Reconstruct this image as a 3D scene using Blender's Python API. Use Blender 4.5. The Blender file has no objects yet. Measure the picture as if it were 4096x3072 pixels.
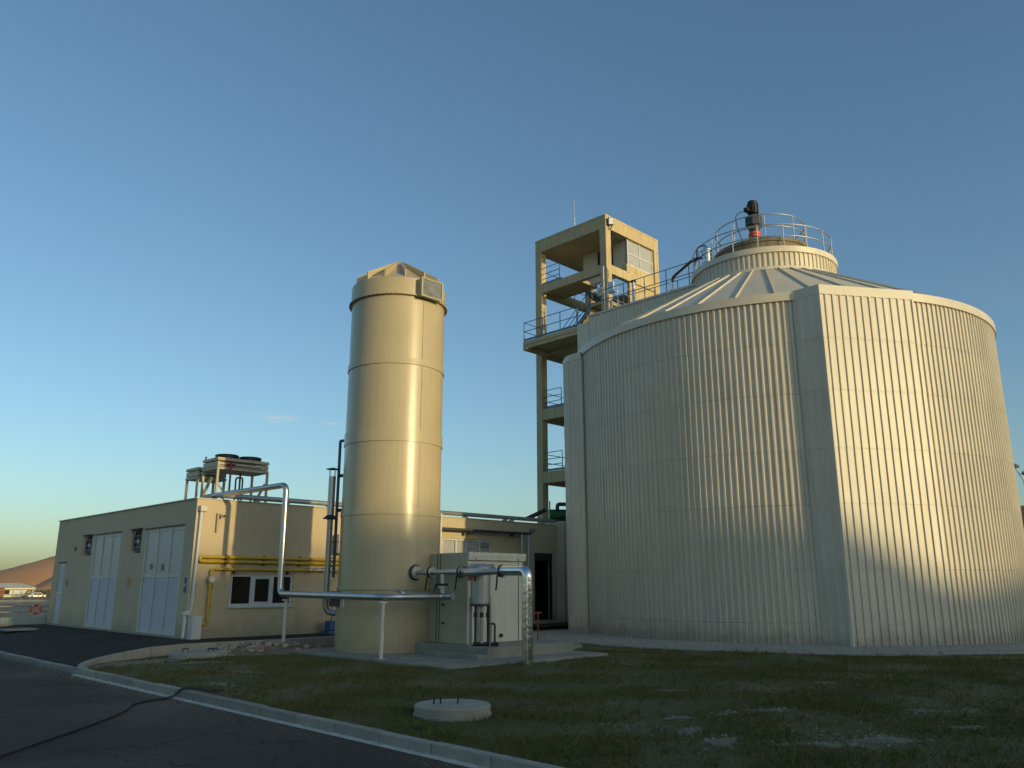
import bpy, bmesh, math, random
import numpy as np
from mathutils import Vector, Matrix
random.seed(7); rng = np.random.default_rng(7)
R = math.radians; PI = math.pi
scn = bpy.context.scene
col = scn.collection

# ------------------------------------------------------------------ camera
cam_d = bpy.data.cameras.new('camera'); cam = bpy.data.objects.new('camera', cam_d); col.objects.link(cam)
cam.location = (0, 0, 1.8); cam.rotation_euler = (R(90 + 14.0), 0, R(-45))
cam_d.sensor_width = 36; cam_d.lens = 28.29; cam_d.clip_start = .05; cam_d.clip_end = 6000
scn.camera = cam
# ------------------------------------------------------------------ sky and sun
SUN_EL = R(7.6); SUN_AZ = R(175.0)           # azimuth clockwise from +Y
w = bpy.data.worlds.new('World'); scn.world = w; w.use_nodes = True
wn = w.node_tree.nodes; wl = w.node_tree.links
sky = wn.new('ShaderNodeTexSky'); sky.sky_type = 'NISHITA'; sky.sun_disc = False
sky.sun_elevation = SUN_EL; sky.sun_rotation = SUN_AZ; sky.altitude = 300
sky.air_density = 1.0; sky.dust_density = 1.8; sky.ozone_density = 2.2
bg = wn['Background']; bg.inputs['Strength'].default_value = 0.15
tint = wn.new('ShaderNodeMix'); tint.data_type = 'RGBA'; tint.blend_type = 'MULTIPLY'; tint.inputs['Factor'].default_value = 1; tint.inputs['B'].default_value = (.91, 1.0, 1.0, 1)
wl.new(sky.outputs[0], tint.inputs['A'])
# a few small sunset wisps low over the building
wtc = wn.new('ShaderNodeTexCoord'); cur = tint.outputs['Result']
wmp = wn.new('ShaderNodeMapping'); wmp.inputs['Scale'].default_value = (60, 60, 260); wl.new(wtc.outputs['Generated'], wmp.inputs['Vector'])
wnz = wn.new('ShaderNodeTexNoise'); wnz.inputs['Scale'].default_value = 1; wnz.inputs['Detail'].default_value = 6; wl.new(wmp.outputs[0], wnz.inputs['Vector'])
def wmath(op, a, b=None):
    m_ = wn.new('ShaderNodeMath'); m_.operation = op
    for i, v in enumerate((a, b)):
        if v is None: continue
        if isinstance(v, (int, float)): m_.inputs[i].default_value = v
        else: wl.new(v, m_.inputs[i])
    return m_.outputs[0]
wsp = wn.new('ShaderNodeSeparateXYZ'); wl.new(wtc.outputs['Generated'], wsp.inputs[0]); acc = None
for az_, el_, wd_, ht_, k_ in ((61.6, 11.05, 1.0, .22, .5), (57.9, 10.9, .55, .12, .4), (63.5, 11.1, .35, .1, .35), (60.6, 11.15, .5, .12, .3)):
    a_ = R(az_); e_ = R(el_)
    u_ = wmath('ADD', wmath('MULTIPLY', wsp.outputs[0], -math.sin(a_)), wmath('MULTIPLY', wsp.outputs[1], math.cos(a_)))
    f_ = wmath('ADD', wmath('MULTIPLY', wsp.outputs[0], math.cos(a_)), wmath('MULTIPLY', wsp.outputs[1], math.sin(a_)))
    v_ = wmath('SUBTRACT', wsp.outputs[2], math.sin(e_))
    q_ = wmath('ADD', wmath('POWER', wmath('ABSOLUTE', wmath('DIVIDE', u_, math.sin(R(wd_)))), 2), wmath('POWER', wmath('ABSOLUTE', wmath('DIVIDE', v_, math.sin(R(ht_)))), 2))
    g_ = wmath('MULTIPLY', wmath('MULTIPLY', wmath('EXPONENT', wmath('MULTIPLY', q_, -1)), wmath('GREATER_THAN', f_, .5)), k_)
    acc = g_ if acc is None else wmath('ADD', acc, g_)
nf_ = wn.new('ShaderNodeMapRange'); nf_.inputs['From Min'].default_value = .35; nf_.inputs['From Max'].default_value = .65; wl.new(wnz.outputs['Fac'], nf_.inputs['Value'])
cm = wn.new('ShaderNodeMix'); cm.data_type = 'RGBA'; wl.new(wmath('MULTIPLY', acc, nf_.outputs[0]), cm.inputs['Factor']); wl.new(cur, cm.inputs['A']); cm.inputs['B'].default_value = (3.6, 3.0, 2.9, 1)
wl.new(cm.outputs['Result'], bg.inputs['Color'])
sd = bpy.data.lights.new('sun', 'SUN'); sd.energy = 2.0; sd.angle = R(0.9); sd.color = (1.0, .785, .39)
sun = bpy.data.objects.new('sun', sd); col.objects.link(sun)
sv = Vector((math.sin(SUN_AZ) * math.cos(SUN_EL), math.cos(SUN_AZ) * math.cos(SUN_EL), math.sin(SUN_EL)))
sun.rotation_euler = (-sv).to_track_quat('-Z', 'Y').to_euler()
scn.view_settings.view_transform = 'Standard'; scn.view_settings.look = 'None'
scn.view_settings.exposure = 0.45; scn.view_settings.gamma = 1

# ------------------------------------------------------------------ helpers
MATS = {}
def mat(name, c, rough=.7, metal=0, var=.15, scale=3.0, bump=0, bscale=40, c2=None, streak=0, spec=.5, rnd=0, speck=0, splash=0):
    """principled material with colour noise, rain streaks, fine bump and a small per-piece tone"""
    m = bpy.data.materials.new(name); m.use_nodes = True; nt = m.node_tree; n = nt.nodes; l = nt.links
    p = n['Principled BSDF']; p.inputs['Roughness'].default_value = rough; p.inputs['Metallic'].default_value = metal
    p.inputs['Specular IOR Level'].default_value = spec
    tc = n.new('ShaderNodeTexCoord')
    nz = n.new('ShaderNodeTexNoise'); nz.inputs['Scale'].default_value = scale; nz.inputs['Detail'].default_value = 8; nz.inputs['Roughness'].default_value = .65
    l.new(tc.outputs['Object'], nz.inputs['Vector'])
    rp = n.new('ShaderNodeValToRGB'); rp.color_ramp.elements[0].position = .3; rp.color_ramp.elements[1].position = .7
    a = c2 if c2 else tuple(x * (1 - var) for x in c); b = c if c2 else tuple(min(1, x * (1 + var)) for x in c)
    rp.color_ramp.elements[0].color = (*a, 1); rp.color_ramp.elements[1].color = (*b, 1)
    l.new(nz.outputs['Fac'], rp.inputs['Fac']); out = rp.outputs['Color']
    if streak:
        mp = n.new('ShaderNodeMapping'); mp.inputs['Scale'].default_value = (7, 7, .35); l.new(tc.outputs['Object'], mp.inputs['Vector'])
        ns = n.new('ShaderNodeTexNoise'); ns.inputs['Scale'].default_value = 1.6; ns.inputs['Detail'].default_value = 6; l.new(mp.outputs[0], ns.inputs['Vector'])
        r2 = n.new('ShaderNodeValToRGB'); r2.color_ramp.elements[0].position = .35; r2.color_ramp.elements[1].position = .62
        v = 1 - streak; r2.color_ramp.elements[0].color = (v, v * .98, v * .95, 1); r2.color_ramp.elements[1].color = (1, 1, 1, 1)
        l.new(ns.outputs['Fac'], r2.inputs['Fac'])
        mx = n.new('ShaderNodeMix'); mx.data_type = 'RGBA'; mx.blend_type = 'MULTIPLY'; mx.inputs['Factor'].default_value = 1
        l.new(out, mx.inputs['A']); l.new(r2.outputs['Color'], mx.inputs['B']); out = mx.outputs['Result']
    if rnd:
        oi = n.new('ShaderNodeObjectInfo'); mr = n.new('ShaderNodeMapRange'); mr.inputs['To Min'].default_value = 1 - rnd; mr.inputs['To Max'].default_value = 1 + rnd
        l.new(oi.outputs['Random'], mr.inputs['Value'])
        mx = n.new('ShaderNodeMix'); mx.data_type = 'RGBA'; mx.blend_type = 'MULTIPLY'; mx.inputs['Factor'].default_value = 1
        l.new(out, mx.inputs['A']); l.new(mr.outputs[0], mx.inputs['B']); out = mx.outputs['Result']
    if speck:
        n3 = n.new('ShaderNodeTexNoise'); n3.inputs['Scale'].default_value = 55; n3.inputs['Detail'].default_value = 3; l.new(tc.outputs['Object'], n3.inputs['Vector'])
        m3 = n.new('ShaderNodeMapRange'); m3.inputs['From Min'].default_value = .3; m3.inputs['From Max'].default_value = .7; m3.inputs['To Min'].default_value = 1 - speck; m3.inputs['To Max'].default_value = 1 + speck
        l.new(n3.outputs['Fac'], m3.inputs['Value'])
        mx = n.new('ShaderNodeMix'); mx.data_type = 'RGBA'; mx.blend_type = 'MULTIPLY'; mx.inputs['Factor'].default_value = 1
        l.new(out, mx.inputs['A']); l.new(m3.outputs[0], mx.inputs['B']); out = mx.outputs['Result']
    if splash:                                   # mud splashed up from the ground
        sx = n.new('ShaderNodeSeparateXYZ'); l.new(tc.outputs['Object'], sx.inputs[0])
        n4 = n.new('ShaderNodeTexNoise'); n4.inputs['Scale'].default_value = 2.2; n4.inputs['Detail'].default_value = 8; l.new(tc.outputs['Object'], n4.inputs['Vector'])
        ad = n.new('ShaderNodeMath'); ad.operation = 'MULTIPLY_ADD'; ad.inputs[1].default_value = -1.1; l.new(n4.outputs['Fac'], ad.inputs[0]); l.new(sx.outputs[2], ad.inputs[2])
        m4 = n.new('ShaderNodeMapRange'); m4.inputs['From Min'].default_value = -.45; m4.inputs['From Max'].default_value = .05; m4.inputs['To Min'].default_value = splash; m4.inputs['To Max'].default_value = 0
        l.new(ad.outputs[0], m4.inputs['Value'])
        mx = n.new('ShaderNodeMix'); mx.data_type = 'RGBA'; l.new(m4.outputs[0], mx.inputs['Factor']); l.new(out, mx.inputs['A']); mx.inputs['B'].default_value = (.22, .19, .14, 1); out = mx.outputs['Result']
    l.new(out, p.inputs['Base Color'])
    nr = n.new('ShaderNodeMapRange'); nr.inputs['To Min'].default_value = max(.03, rough - .08); nr.inputs['To Max'].default_value = min(1, rough + .08)
    l.new(nz.outputs['Fac'], nr.inputs['Value']); l.new(nr.outputs[0], p.inputs['Roughness'])
    if bump:
        nb = n.new('ShaderNodeTexNoise'); nb.inputs['Scale'].default_value = bscale; nb.inputs['Detail'].default_value = 5; l.new(tc.outputs['Object'], nb.inputs['Vector'])
        bp = n.new('ShaderNodeBump'); bp.inputs['Strength'].default_value = bump; bp.inputs['Distance'].default_value = .02
        l.new(nb.outputs['Fac'], bp.inputs['Height']); l.new(bp.outputs[0], p.inputs['Normal'])
    MATS[name] = m; return m

mat('cladding', (.635, .575, .455), .41, 0, .06, .6, streak=.09, rnd=.035, bump=.06, bscale=3, splash=.55)
mat('roofclad', (.61, .565, .455), .5, 0, .06, .8, streak=.05, rnd=.03)
mat('flash', (.635, .575, .455), .4, 0, .06, 1.2)
mat('silo', (.49, .405, .245), .29, 0, .06, .7, streak=.03, bump=.05, bscale=2.0, splash=.4)
mat('silobox', (.46, .42, .29), .45, 0, .06, 1.0, streak=.06)
mat('cabinet', (.62, .585, .48), .5, 0, .06, 1.5, streak=.08)
mat('plaster', (.59, .485, .325), .9, 0, .08, .5, streak=.035, bump=.25, bscale=60, splash=.4)
mat('towerpaint', (.57, .46, .265), .85, 0, .12, 1.1, streak=.2, bump=.3, bscale=25)
mat('concrete', (.34, .31, .25), .9, 0, .18, 2.5, bump=.3, bscale=30, rnd=.06)
mat('rawconc', (.24, .20, .14), .9, 0, .3, 1.6, bump=.3, bscale=20, streak=.25)
mat('kerb', (.28, .26, .215), .9, 0, .25, 3, bump=.3, bscale=30, rnd=.2, speck=.15)
mat('gutterstrip', (.55, .53, .46), .9, 0, .2, 4, bump=.3)
mat('galv', (.50, .50, .49), .38, 1, .12, 4, bump=.03, bscale=8)
mat('foil', (.72, .72, .70), .2, 1, .1, 5, bump=.25, bscale=9)
mat('pipepaint', (.40, .40, .38), .35, .6, .1, 3)
mat('darkmetal', (.05, .055, .06), .5, .3, .3, 5)
mat('black', (.012, .012, .012), .5, 0, .3, 6)
mat('railing', (.42, .42, .40), .45, .7, .1, 5)
mat('bluerail', (.11, .16, .22), .5, .3, .15, 5)
mat('yellow', (.62, .40, .03), .4, 0, .12, 3, streak=.1)
mat('whitepvc', (.62, .63, .63), .45, 0, .05, 2, streak=.08)
mat('doorpaint', (.58, .57, .54), .5, 0, .05, 2, streak=.06)
mat('louvre', (.46, .47, .50), .5, 0, .06, 2)
mat('frost', (.40, .41, .41), .35, 0, .05, 3)
mat('glassdark', (.02, .018, .016), .08, 0, .3, 2)
mat('rust', (.20, .075, .03), .8, .2, .35, 8)
mat('fanblade', (.10, .105, .11), .6, 0, .15, 4)
mat('red', (.30, .035, .03), .5, 0, .1, 4)
mat('orange', (.75, .12, .03), .5, 0, .1, 4)
mat('blue', (.05, .13, .30), .5, 0, .1, 4)
mat('green', (.02, .12, .04), .45, 0, .15, 4)
mat('cooler', (.55, .47, .33), .55, 0, .06, 2, streak=.1)
mat('signorange', (.48, .27, .08), .6, 0, .15, 6)
mat('signred', (.38, .16, .15), .6, 0, .15, 6)
mat('signblue', (.05, .10, .28), .6, 0, .15, 6)
mat('paper', (.70, .68, .58), .8, 0, .04, 4)
mat('asphalt', (.118, .092, .066), .9, 0, .30, .45, bump=.5, bscale=90, spec=.2, speck=.35)
mat('apron', (.060, .049, .038), .92, 0, .3, .5, bump=.5, bscale=80, spec=.15, speck=.3)
mat('gravel', (.33, .31, .265), .95, 0, .3, 14, bump=.6, bscale=40)
mat('stone', (.36, .29, .22), .95, 0, .2, 6, rnd=.25, bump=.4, bscale=20)
mat('pale', (.25, .225, .175), .95, 0, .2, 6, rnd=.2)
mat('dirt', (.20, .16, .115), .95, 0, .25, 3, bump=.6, bscale=12)
mat('ground', (.15, .115, .07), .95, 0, .3, .2, bump=.3, bscale=4)
mat('hill', (.52, .27, .13), .95, 0, .25, .012, c2=(.38, .21, .11))
mat('slabconc', (.255, .24, .20), .92, 0, .22, 1.8, bump=.3, bscale=25, speck=.12)
mat('baresoil', (.17, .145, .10), .95, 0, .25, 2.5, bump=.7, bscale=18, speck=.25)
mat('boxglass', (.20, .20, .18), .12, 0, .35, 4)  # grey of the pane's reflection put into the glass colour
mat('core', (.22, .21, .18), .8, 0, .1, 2)
mat('hilldark', (.13, .085, .05), .95, 0, .3, .02)
mat('scrub', (.09, .09, .03), .95, 0, .4, .3)
mat('water', (.012, .016, .018), .1, 0, .2, 1, bump=.2, bscale=3)
mat('housewall', (.62, .58, .45), .85, 0, .05, .6)
mat('houseroof', (.50, .48, .42), .7, 0, .06, .5)
mat('carpaint', (.70, .70, .68), .25, 0, .02, 2)
mat('mint', (.34, .42, .38), .8, 0, .1, 2, streak=.15)
mat('rubberhose', (.03, .03, .032), .55, 0, .3, 4)
mat('lampglass', (.75, .78, .80), .12, 0, .03, 2)

ORG = {}
class M:
    """collects faces in world coordinates; build() links them as ONE mesh object under its parent"""
    def __init__(s): s.v = []; s.f = []; s.s = []
    def add(s, vs, fs, sm=False):
        o = len(s.v); s.v += [tuple(map(float, v)) for v in vs]
        s.f += [tuple(i + o for i in f) for f in fs]; s.s += [sm] * len(fs); return s
    def box(s, x0, x1, y0, y1, z0, z1):
        vs = [(x, y, z) for z in (z0, z1) for y in (y0, y1) for x in (x0, x1)]
        return s.add(vs, [(0, 2, 3, 1), (4, 5, 7, 6), (0, 1, 5, 4), (2, 6, 7, 3), (0, 4, 6, 2), (1, 3, 7, 5)])
    def prism(s, poly, z0, z1):
        n = len(poly)
        a = sum(poly[i][0] * poly[(i + 1) % n][1] - poly[(i + 1) % n][0] * poly[i][1] for i in range(n))
        if a < 0: poly = poly[::-1]
        zz = z1 if callable(z1) else (lambda x, y: z1)
        vs = [(x, y, z0) for x, y in poly] + [(x, y, zz(x, y)) for x, y in poly]
        return s.add(vs, [tuple(range(n))[::-1], tuple(range(n, 2 * n))] + [(i, (i + 1) % n, (i + 1) % n + n, i + n) for i in range(n)])
    def beam(s, p, q, wd, h, up=(0, 0, 1)):
        p = Vector(p); q = Vector(q); d = (q - p).normalized(); u = Vector(up)
        if abs(d.dot(u)) > .95: u = Vector((1, 0, 0))
        a = d.cross(u).normalized() * wd / 2; b = a.cross(d).normalized() * h / 2
        vs = [p - a - b, p + a - b, p + a + b, p - a + b, q - a - b, q + a - b, q + a + b, q - a + b]
        return s.add(vs, [(0, 1, 2, 3), (7, 6, 5, 4), (0, 4, 5, 1), (1, 5, 6, 2), (2, 6, 7, 3), (3, 7, 4, 0)])
    def path(s, pts, r, n=12, caps=True, closed=False):
        P = [Vector(p) for p in pts]; rings = []; m = len(P); N = None
        for i in range(m):
            if closed: d = (P[(i + 1) % m] - P[i - 1])
            else: d = (P[min(i + 1, m - 1)] - P[max(i - 1, 0)])
            d.normalize()
            if N is None:
                N = d.cross(Vector((0, 0, 1)))
                if N.length < .1: N = d.cross(Vector((1, 0, 0)))
            N = (N - d * N.dot(d)).normalized(); Bn = d.cross(N)
            rr = r[i] if isinstance(r, (list, tuple)) else r
            rings.append([P[i] + (N * math.cos(2 * PI * k / n) + Bn * math.sin(2 * PI * k / n)) * rr for k in range(n)])
        vs = [v for g in rings for v in g]; fs = []
        for i in range(m if closed else m - 1):
            j = (i + 1) % m
            fs += [(i * n + k, i * n + (k + 1) % n, j * n + (k + 1) % n, j * n + k) for k in range(n)]
        s.add(vs, fs, True)
        if caps and not closed:
            s.add(rings[0], [tuple(range(n))[::-1]]); s.add(rings[-1], [tuple(range(n))])
        return s
    def cyl(s, p, q, r, n=16): return s.path([p, q], r, n)
    def lathe(s, cx, cy, prof, n=64, a0=0, a1=2 * PI, sm=True):
        full = abs(a1 - a0 - 2 * PI) < 1e-6; k = n if full else n + 1
        A = [a0 + (a1 - a0) * i / n for i in range(k)]
        vs = [(cx + r * math.cos(a), cy + r * math.sin(a), z) for r, z in prof for a in A]; fs = []
        for j in range(len(prof) - 1):
            for i in range(n):
                i2 = (i + 1) % k
                fs.append((j * k + i, j * k + i2, (j + 1) * k + i2, (j + 1) * k + i))
        # split sharp profile corners by duplicating rings
        if sm:
            for j in range(len(prof) - 1):
                vv = [(cx + r * math.cos(a), cy + r * math.sin(a), z) for r, z in prof[j:j + 2] for a in A]
                s.add(vv, [(i, (i + 1) % k, (i + 1) % k + k, i + k) for i in range(n)], True)
        else: s.add(vs, fs, False)
        return s
    def disc(s, cx, cy, z, r, n=32, flip=False):
        vs = [(cx + r * math.cos(2 * PI * i / n), cy + r * math.sin(2 * PI * i / n), z) for i in range(n)]
        return s.add(vs, [tuple(range(n))[::-1] if flip else tuple(range(n))])
    def mesh(s, name, org=(0, 0, 0), m=None):
        me = bpy.data.meshes.new(name)
        me.from_pydata([(v[0] - org[0], v[1] - org[1], v[2] - org[2]) for v in s.v], [], s.f)
        me.polygons.foreach_set('use_smooth', s.s); me.update()
        if m: me.materials.append(MATS[m])
        return me
    def build(s, name, m, parent=None, org=None, bevel=0, **tags):
        if org is None: org = ORG[parent.name] if parent else (0, 0, 0)
        me = s.mesh(name, org, m); o = bpy.data.objects.new(name, me); col.objects.link(o)
        if parent: o.parent = parent
        else: o.location = org
        ORG[o.name] = org
        if bevel:
            b = o.modifiers.new('bevel', 'BEVEL'); b.width = bevel; b.segments = 2; b.limit_method = 'ANGLE'; b.angle_limit = R(40)
        for k, v in tags.items(): o[k] = v
        return o
def thing(name, label, category, loc=(0, 0, 0), group=None):
    o = bpy.data.objects.new(name, None); o.empty_display_size = .2; col.objects.link(o); o.location = loc
    o['label'] = label; o['category'] = category
    if group: o['group'] = group
    ORG[o.name] = tuple(loc); return o
def struct(o): o['kind'] = 'structure'; return o
def arc(c, r, a0, a1, z, n=24): return [(c[0] + r * math.cos(a0 + (a1 - a0) * i / n), c[1] + r * math.sin(a0 + (a1 - a0) * i / n), z) for i in range(n + 1)]
def rounded(pts, r, k=5):
    """polyline with filleted corners"""
    P = [Vector(p) for p in pts]; out = [P[0]]
    for i in range(1, len(P) - 1):
        a = (P[i - 1] - P[i]); b = (P[i + 1] - P[i]); rr = min(r, a.length * .49, b.length * .49)
        p0 = P[i] + a.normalized() * rr; p2 = P[i] + b.normalized() * rr
        for t in range(k + 1):
            t /= k; out.append(p0 * (1 - t) ** 2 + P[i] * 2 * t * (1 - t) + p2 * t * t)
    return out + [P[-1]]

# ================================================================== GROUND
def grid_mesh(name, x0, x1, y0, y1, nx, ny, hf, m):
    xs = np.linspace(x0, x1, nx + 1); ys = np.linspace(y0, y1, ny + 1)
    v = [(x, y, hf(x, y)) for y in ys for x in xs]
    f = [(j * (nx + 1) + i, j * (nx + 1) + i + 1, (j + 1) * (nx + 1) + i + 1, (j + 1) * (nx + 1) + i) for j in range(ny) for i in range(nx)]
    return M().add(v, f, True).build(name, m)
def far_h(x, y):
    d = math.hypot(x - 15, y - 15)
    t = min(1, max(0, (d - 75) / 90)); t = t * t * (3 - 2 * t)
    return -.35 - 1.4 * t
gxs = np.concatenate([[-3000, -1200, -600, -300], np.linspace(-200, 240, 45), [300, 600, 1200, 3000]])
gv = [(x, y, far_h(x, y)) for y in gxs for x in gxs]; gn = len(gxs)
gf = [(j * gn + i, j * gn + i + 1, (j + 1) * gn + i + 1, (j + 1) * gn + i) for j in range(gn - 1) for i in range(gn - 1)]
struct(M().add(gv, gf, True).build('ground', 'ground'))

def lawn_h(x, y):
    return .012 * math.sin(x * 1.3 + y * .7) + .015 * math.sin(x * .53 - y * .9 + 1) + .01 * math.sin(2.9 * x + 1.7 * y) - .01
# lawn material: dark worn grass with bare pale patches
lm = mat('lawn', (.085, .085, .028), .95, 0, .3, .9, bump=.7, bscale=25)
nt = lm.node_tree; n = nt.nodes; l = nt.links; p = n['Principled BSDF']
tc = n.new('ShaderNodeTexCoord'); n1 = n.new('ShaderNodeTexNoise'); n1.inputs['Scale'].default_value = .35; n1.inputs['Detail'].default_value = 6
n2 = n.new('ShaderNodeTexNoise'); n2.inputs['Scale'].default_value = 1.5; n2.inputs['Detail'].default_value = 10; n2.inputs['Roughness'].default_value = .7
l.new(tc.outputs['Object'], n1.inputs['Vector']); l.new(tc.outputs['Object'], n2.inputs['Vector'])
base = [k for k in p.inputs['Base Color'].links][0].from_socket
r1 = n.new('ShaderNodeValToRGB'); r1.color_ramp.elements[0].position = .45; r1.color_ramp.elements[1].position = .62
r1.color_ramp.elements[0].color = (0, 0, 0, 1); r1.color_ramp.elements[1].color = (1, 1, 1, 1); l.new(n1.outputs['Fac'], r1.inputs['Fac'])
m1 = n.new('ShaderNodeMix'); m1.data_type = 'RGBA'; l.new(r1.outputs['Color'], m1.inputs['Factor']); l.new(base, m1.inputs['A']); m1.inputs['B'].default_value = (.155, .12, .062, 1)
r2 = n.new('ShaderNodeValToRGB'); r2.color_ramp.elements[0].position = .66; r2.color_ramp.elements[1].position = .72
r2.color_ramp.elements[0].color = (0, 0, 0, 1); r2.color_ramp.elements[1].color = (1, 1, 1, 1); l.new(n2.outputs['Fac'], r2.inputs['Fac'])
m2 = n.new('ShaderNodeMix'); m2.data_type = 'RGBA'; l.new(r2.outputs['Color'], m2.inputs['Factor']); l.new(m1.outputs['Result'], m2.inputs['A']); m2.inputs['B'].default_value = (.30, .265, .20, 1)
l.new(m2.outputs['Result'], p.inputs['Base Color'])

AK = [(6.53, 19.75), (6.6, 20.25), (6.82, 20.8), (7.2, 21.3), (7.7, 21.65), (8.3, 21.92), (8.84, 22.1), (9.86, 22.3), (16.2, 22.34)]   # kerb between lawn and apron
lawn_poly = [(6.5, -45), (90, -45), (90, 22.3), (16.2, 22.3)] + [(x + .05, y - .05) for x, y in AK[::-1]]
xs = np.concatenate([np.linspace(6.5, 30, 95), [35, 45, 60, 90]]); ys = np.concatenate([[-45, -30, -18], np.linspace(-12, 22.4, 120)])
def ak_y(x):
    for (a, b), (c, d) in zip(AK[:-1], AK[1:]):
        if a <= x <= c: return b + (d - b) * (x - a) / (c - a)
    return AK[0][1] if x < AK[0][0] else AK[-1][1]
lv = []; 
for y in ys:
    for x in xs:
        t = (y + 45) / 67.4; yy = -45 + t * (min(22.4, ak_y(x) - .0) + 45); lv.append((x, yy, lawn_h(x, yy)))
nx = len(xs); lf = [(j * nx + i, j * nx + i + 1, (j + 1) * nx + i + 1, (j + 1) * nx + i) for j in range(len(ys) - 1) for i in range(nx - 1)]
struct(M().add(lv, lf, True).build('lawn', 'lawn'))
# road
rd = struct(grid_mesh('road', -40, 6.30, -60, 120, 30, 60, lambda x, y: -.1 + .006 * math.sin(x * .8 + y * .31), 'asphalt'))
struct(M().box(6.28, 6.40, -45, 19.75, -.3, -.085).build('gutter_strip', 'gutterstrip'))
# apron in front of the building, ramping down to the road
ap = M(); pts_e = [(6.92, 20.95)] + AK[3:]
def ap_h(x): return -.07 + .27 * min(1, max(0, (x - 6.9) / 3.0))
av = []; af = []
axs = [6.92, 7.2, 7.7, 8.3, 8.84, 9.4, 9.9, 10.95, 13, 16.2, 29]
for x in axs: av += [(x, ak_y(x) + .04 if x < 16.2 else 22.38, ap_h(x)), (x, 60 if x < 11 else 25.0, ap_h(x))]
for i in range(len(axs) - 1): af.append((2 * i, 2 * i + 2, 2 * i + 3, 2 * i + 1))
struct(M().add(av, af).build('apron', 'apron'))
nt = MATS['asphalt'].node_tree; n = nt.nodes; l = nt.links; p = n['Principled BSDF']
tc = n.new('ShaderNodeTexCoord'); nd = n.new('ShaderNodeTexNoise'); nd.inputs['Scale'].default_value = 1.1; nd.inputs['Detail'].default_value = 6; l.new(tc.outputs['Object'], nd.inputs['Vector'])
av_ = n.new('ShaderNodeMix'); av_.data_type = 'RGBA'; av_.blend_type = 'LINEAR_LIGHT'; av_.inputs['Factor'].default_value = .35; l.new(tc.outputs['Object'], av_.inputs['A']); l.new(nd.outputs['Color'], av_.inputs['B'])
vo = n.new('ShaderNodeTexVoronoi'); vo.feature = 'DISTANCE_TO_EDGE'; vo.inputs['Scale'].default_value = .33; l.new(av_.outputs['Result'], vo.inputs['Vector'])
cr = n.new('ShaderNodeMapRange'); cr.inputs['From Min'].default_value = .0; cr.inputs['From Max'].default_value = .006; cr.inputs['To Min'].default_value = .55; cr.inputs['To Max'].default_value = 1; l.new(vo.outputs['Distance'], cr.inputs['Value'])
pn = n.new('ShaderNodeTexNoise'); pn.inputs['Scale'].default_value = .16; pn.inputs['Detail'].default_value = 3; l.new(tc.outputs['Object'], pn.inputs['Vector'])
pr2 = n.new('ShaderNodeMapRange'); pr2.inputs['From Min'].default_value = .42; pr2.inputs['From Max'].default_value = .56; pr2.inputs['To Min'].default_value = .72; pr2.inputs['To Max'].default_value = 1.12; l.new(pn.outputs['Fac'], pr2.inputs['Value'])
mm_ = n.new('ShaderNodeMath'); mm_.operation = 'MULTIPLY'; l.new(cr.outputs[0], mm_.inputs[0]); l.new(pr2.outputs[0], mm_.inputs[1])
bsrc = p.inputs['Base Color'].links[0].from_socket; mx = n.new('ShaderNodeMix'); mx.data_type = 'RGBA'; mx.blend_type = 'MULTIPLY'; mx.inputs['Factor'].default_value = 1
l.new(bsrc, mx.inputs['A']); l.new(mm_.outputs[0], mx.inputs['B']); l.new(mx.outputs['Result'], p.inputs['Base Color'])
# kerbs: each stone a piece
kerb = struct(M().box(6.42, 6.50, -45, 19.7, -.3, -.02).build('kerb', 'kerb'))
ks = M().box(-.075, .075, 0, .985, -.3, .035).mesh('kerb_stone', m='kerb')
def piece(name, me, parent, loc, rz=0, mod=None):
    o = bpy.data.objects.new(name, me); col.objects.link(o); o.parent = parent; o.location = loc; o.rotation_euler = (0, 0, rz)
    return o
for i in range(34):
    y = 18.72 - i
    o = piece('kerb_stone', ks, kerb, (6.46 + random.uniform(-.006, .006), y, random.uniform(-.008, .008)), random.uniform(-.006, .006))
    b = o.modifiers.new('bevel', 'BEVEL'); b.width = .015; b.segments = 2
ak = struct(M().box(9, 9.02, 22.25, 22.3, -.2, -.1).build('apron_kerb', 'kerb'))
def AKz(x): return .0 + .235 * min(1, max(0, (x - 6.5) / 2.6))
samples = []
for (a, b), (c, d) in zip(AK[:-1], AK[1:]):
    L = math.hypot(c - a, d - b); kk = max(1, round(L / .95))
    for j in range(kk): samples.append(((a + (c - a) * j / kk, b + (d - b) * j / kk), (a + (c - a) * (j + 1) / kk, b + (d - b) * (j + 1) / kk)))
for (a, b), (c, d) in samples:
    g = .005; L = math.hypot(c - a, d - b); ux, uy = (c - a) / L, (d - b) / L; nxx, nyy = -uy * .075, ux * .075
    q = [(a + ux * g - nxx, b + uy * g - nyy), (c - ux * g - nxx, d - uy * g - nyy), (c - ux * g + nxx, d - uy * g + nyy), (a + ux * g + nxx, b + uy * g + nyy)]
    o = M().prism(q, -.3, lambda x, y: AKz(x) + .02).build('kerb_stone', 'concrete', ak, bevel=.02)
fk = struct(M().box(6.70, 6.86, 20.6, 21, -.3, -.15).build('flush_kerb', 'concrete'))
fs_ = M().box(-.1, .1, 0, .985, -.2, 0).mesh('kerb_stone', m='kerb')
for i in range(26): piece('kerb_stone', fs_, fk, (6.74, 20.55 + i, -.062 + random.uniform(-.006, .006)), random.uniform(-.01, .01))
M().box(6.46, 6.72, 19.95, 20.42, -.12, -.055).build('broken_slab', 'concrete', bevel=.01, label='small broken concrete slab lying in the gap between the two kerbs', category='slab')
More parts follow.
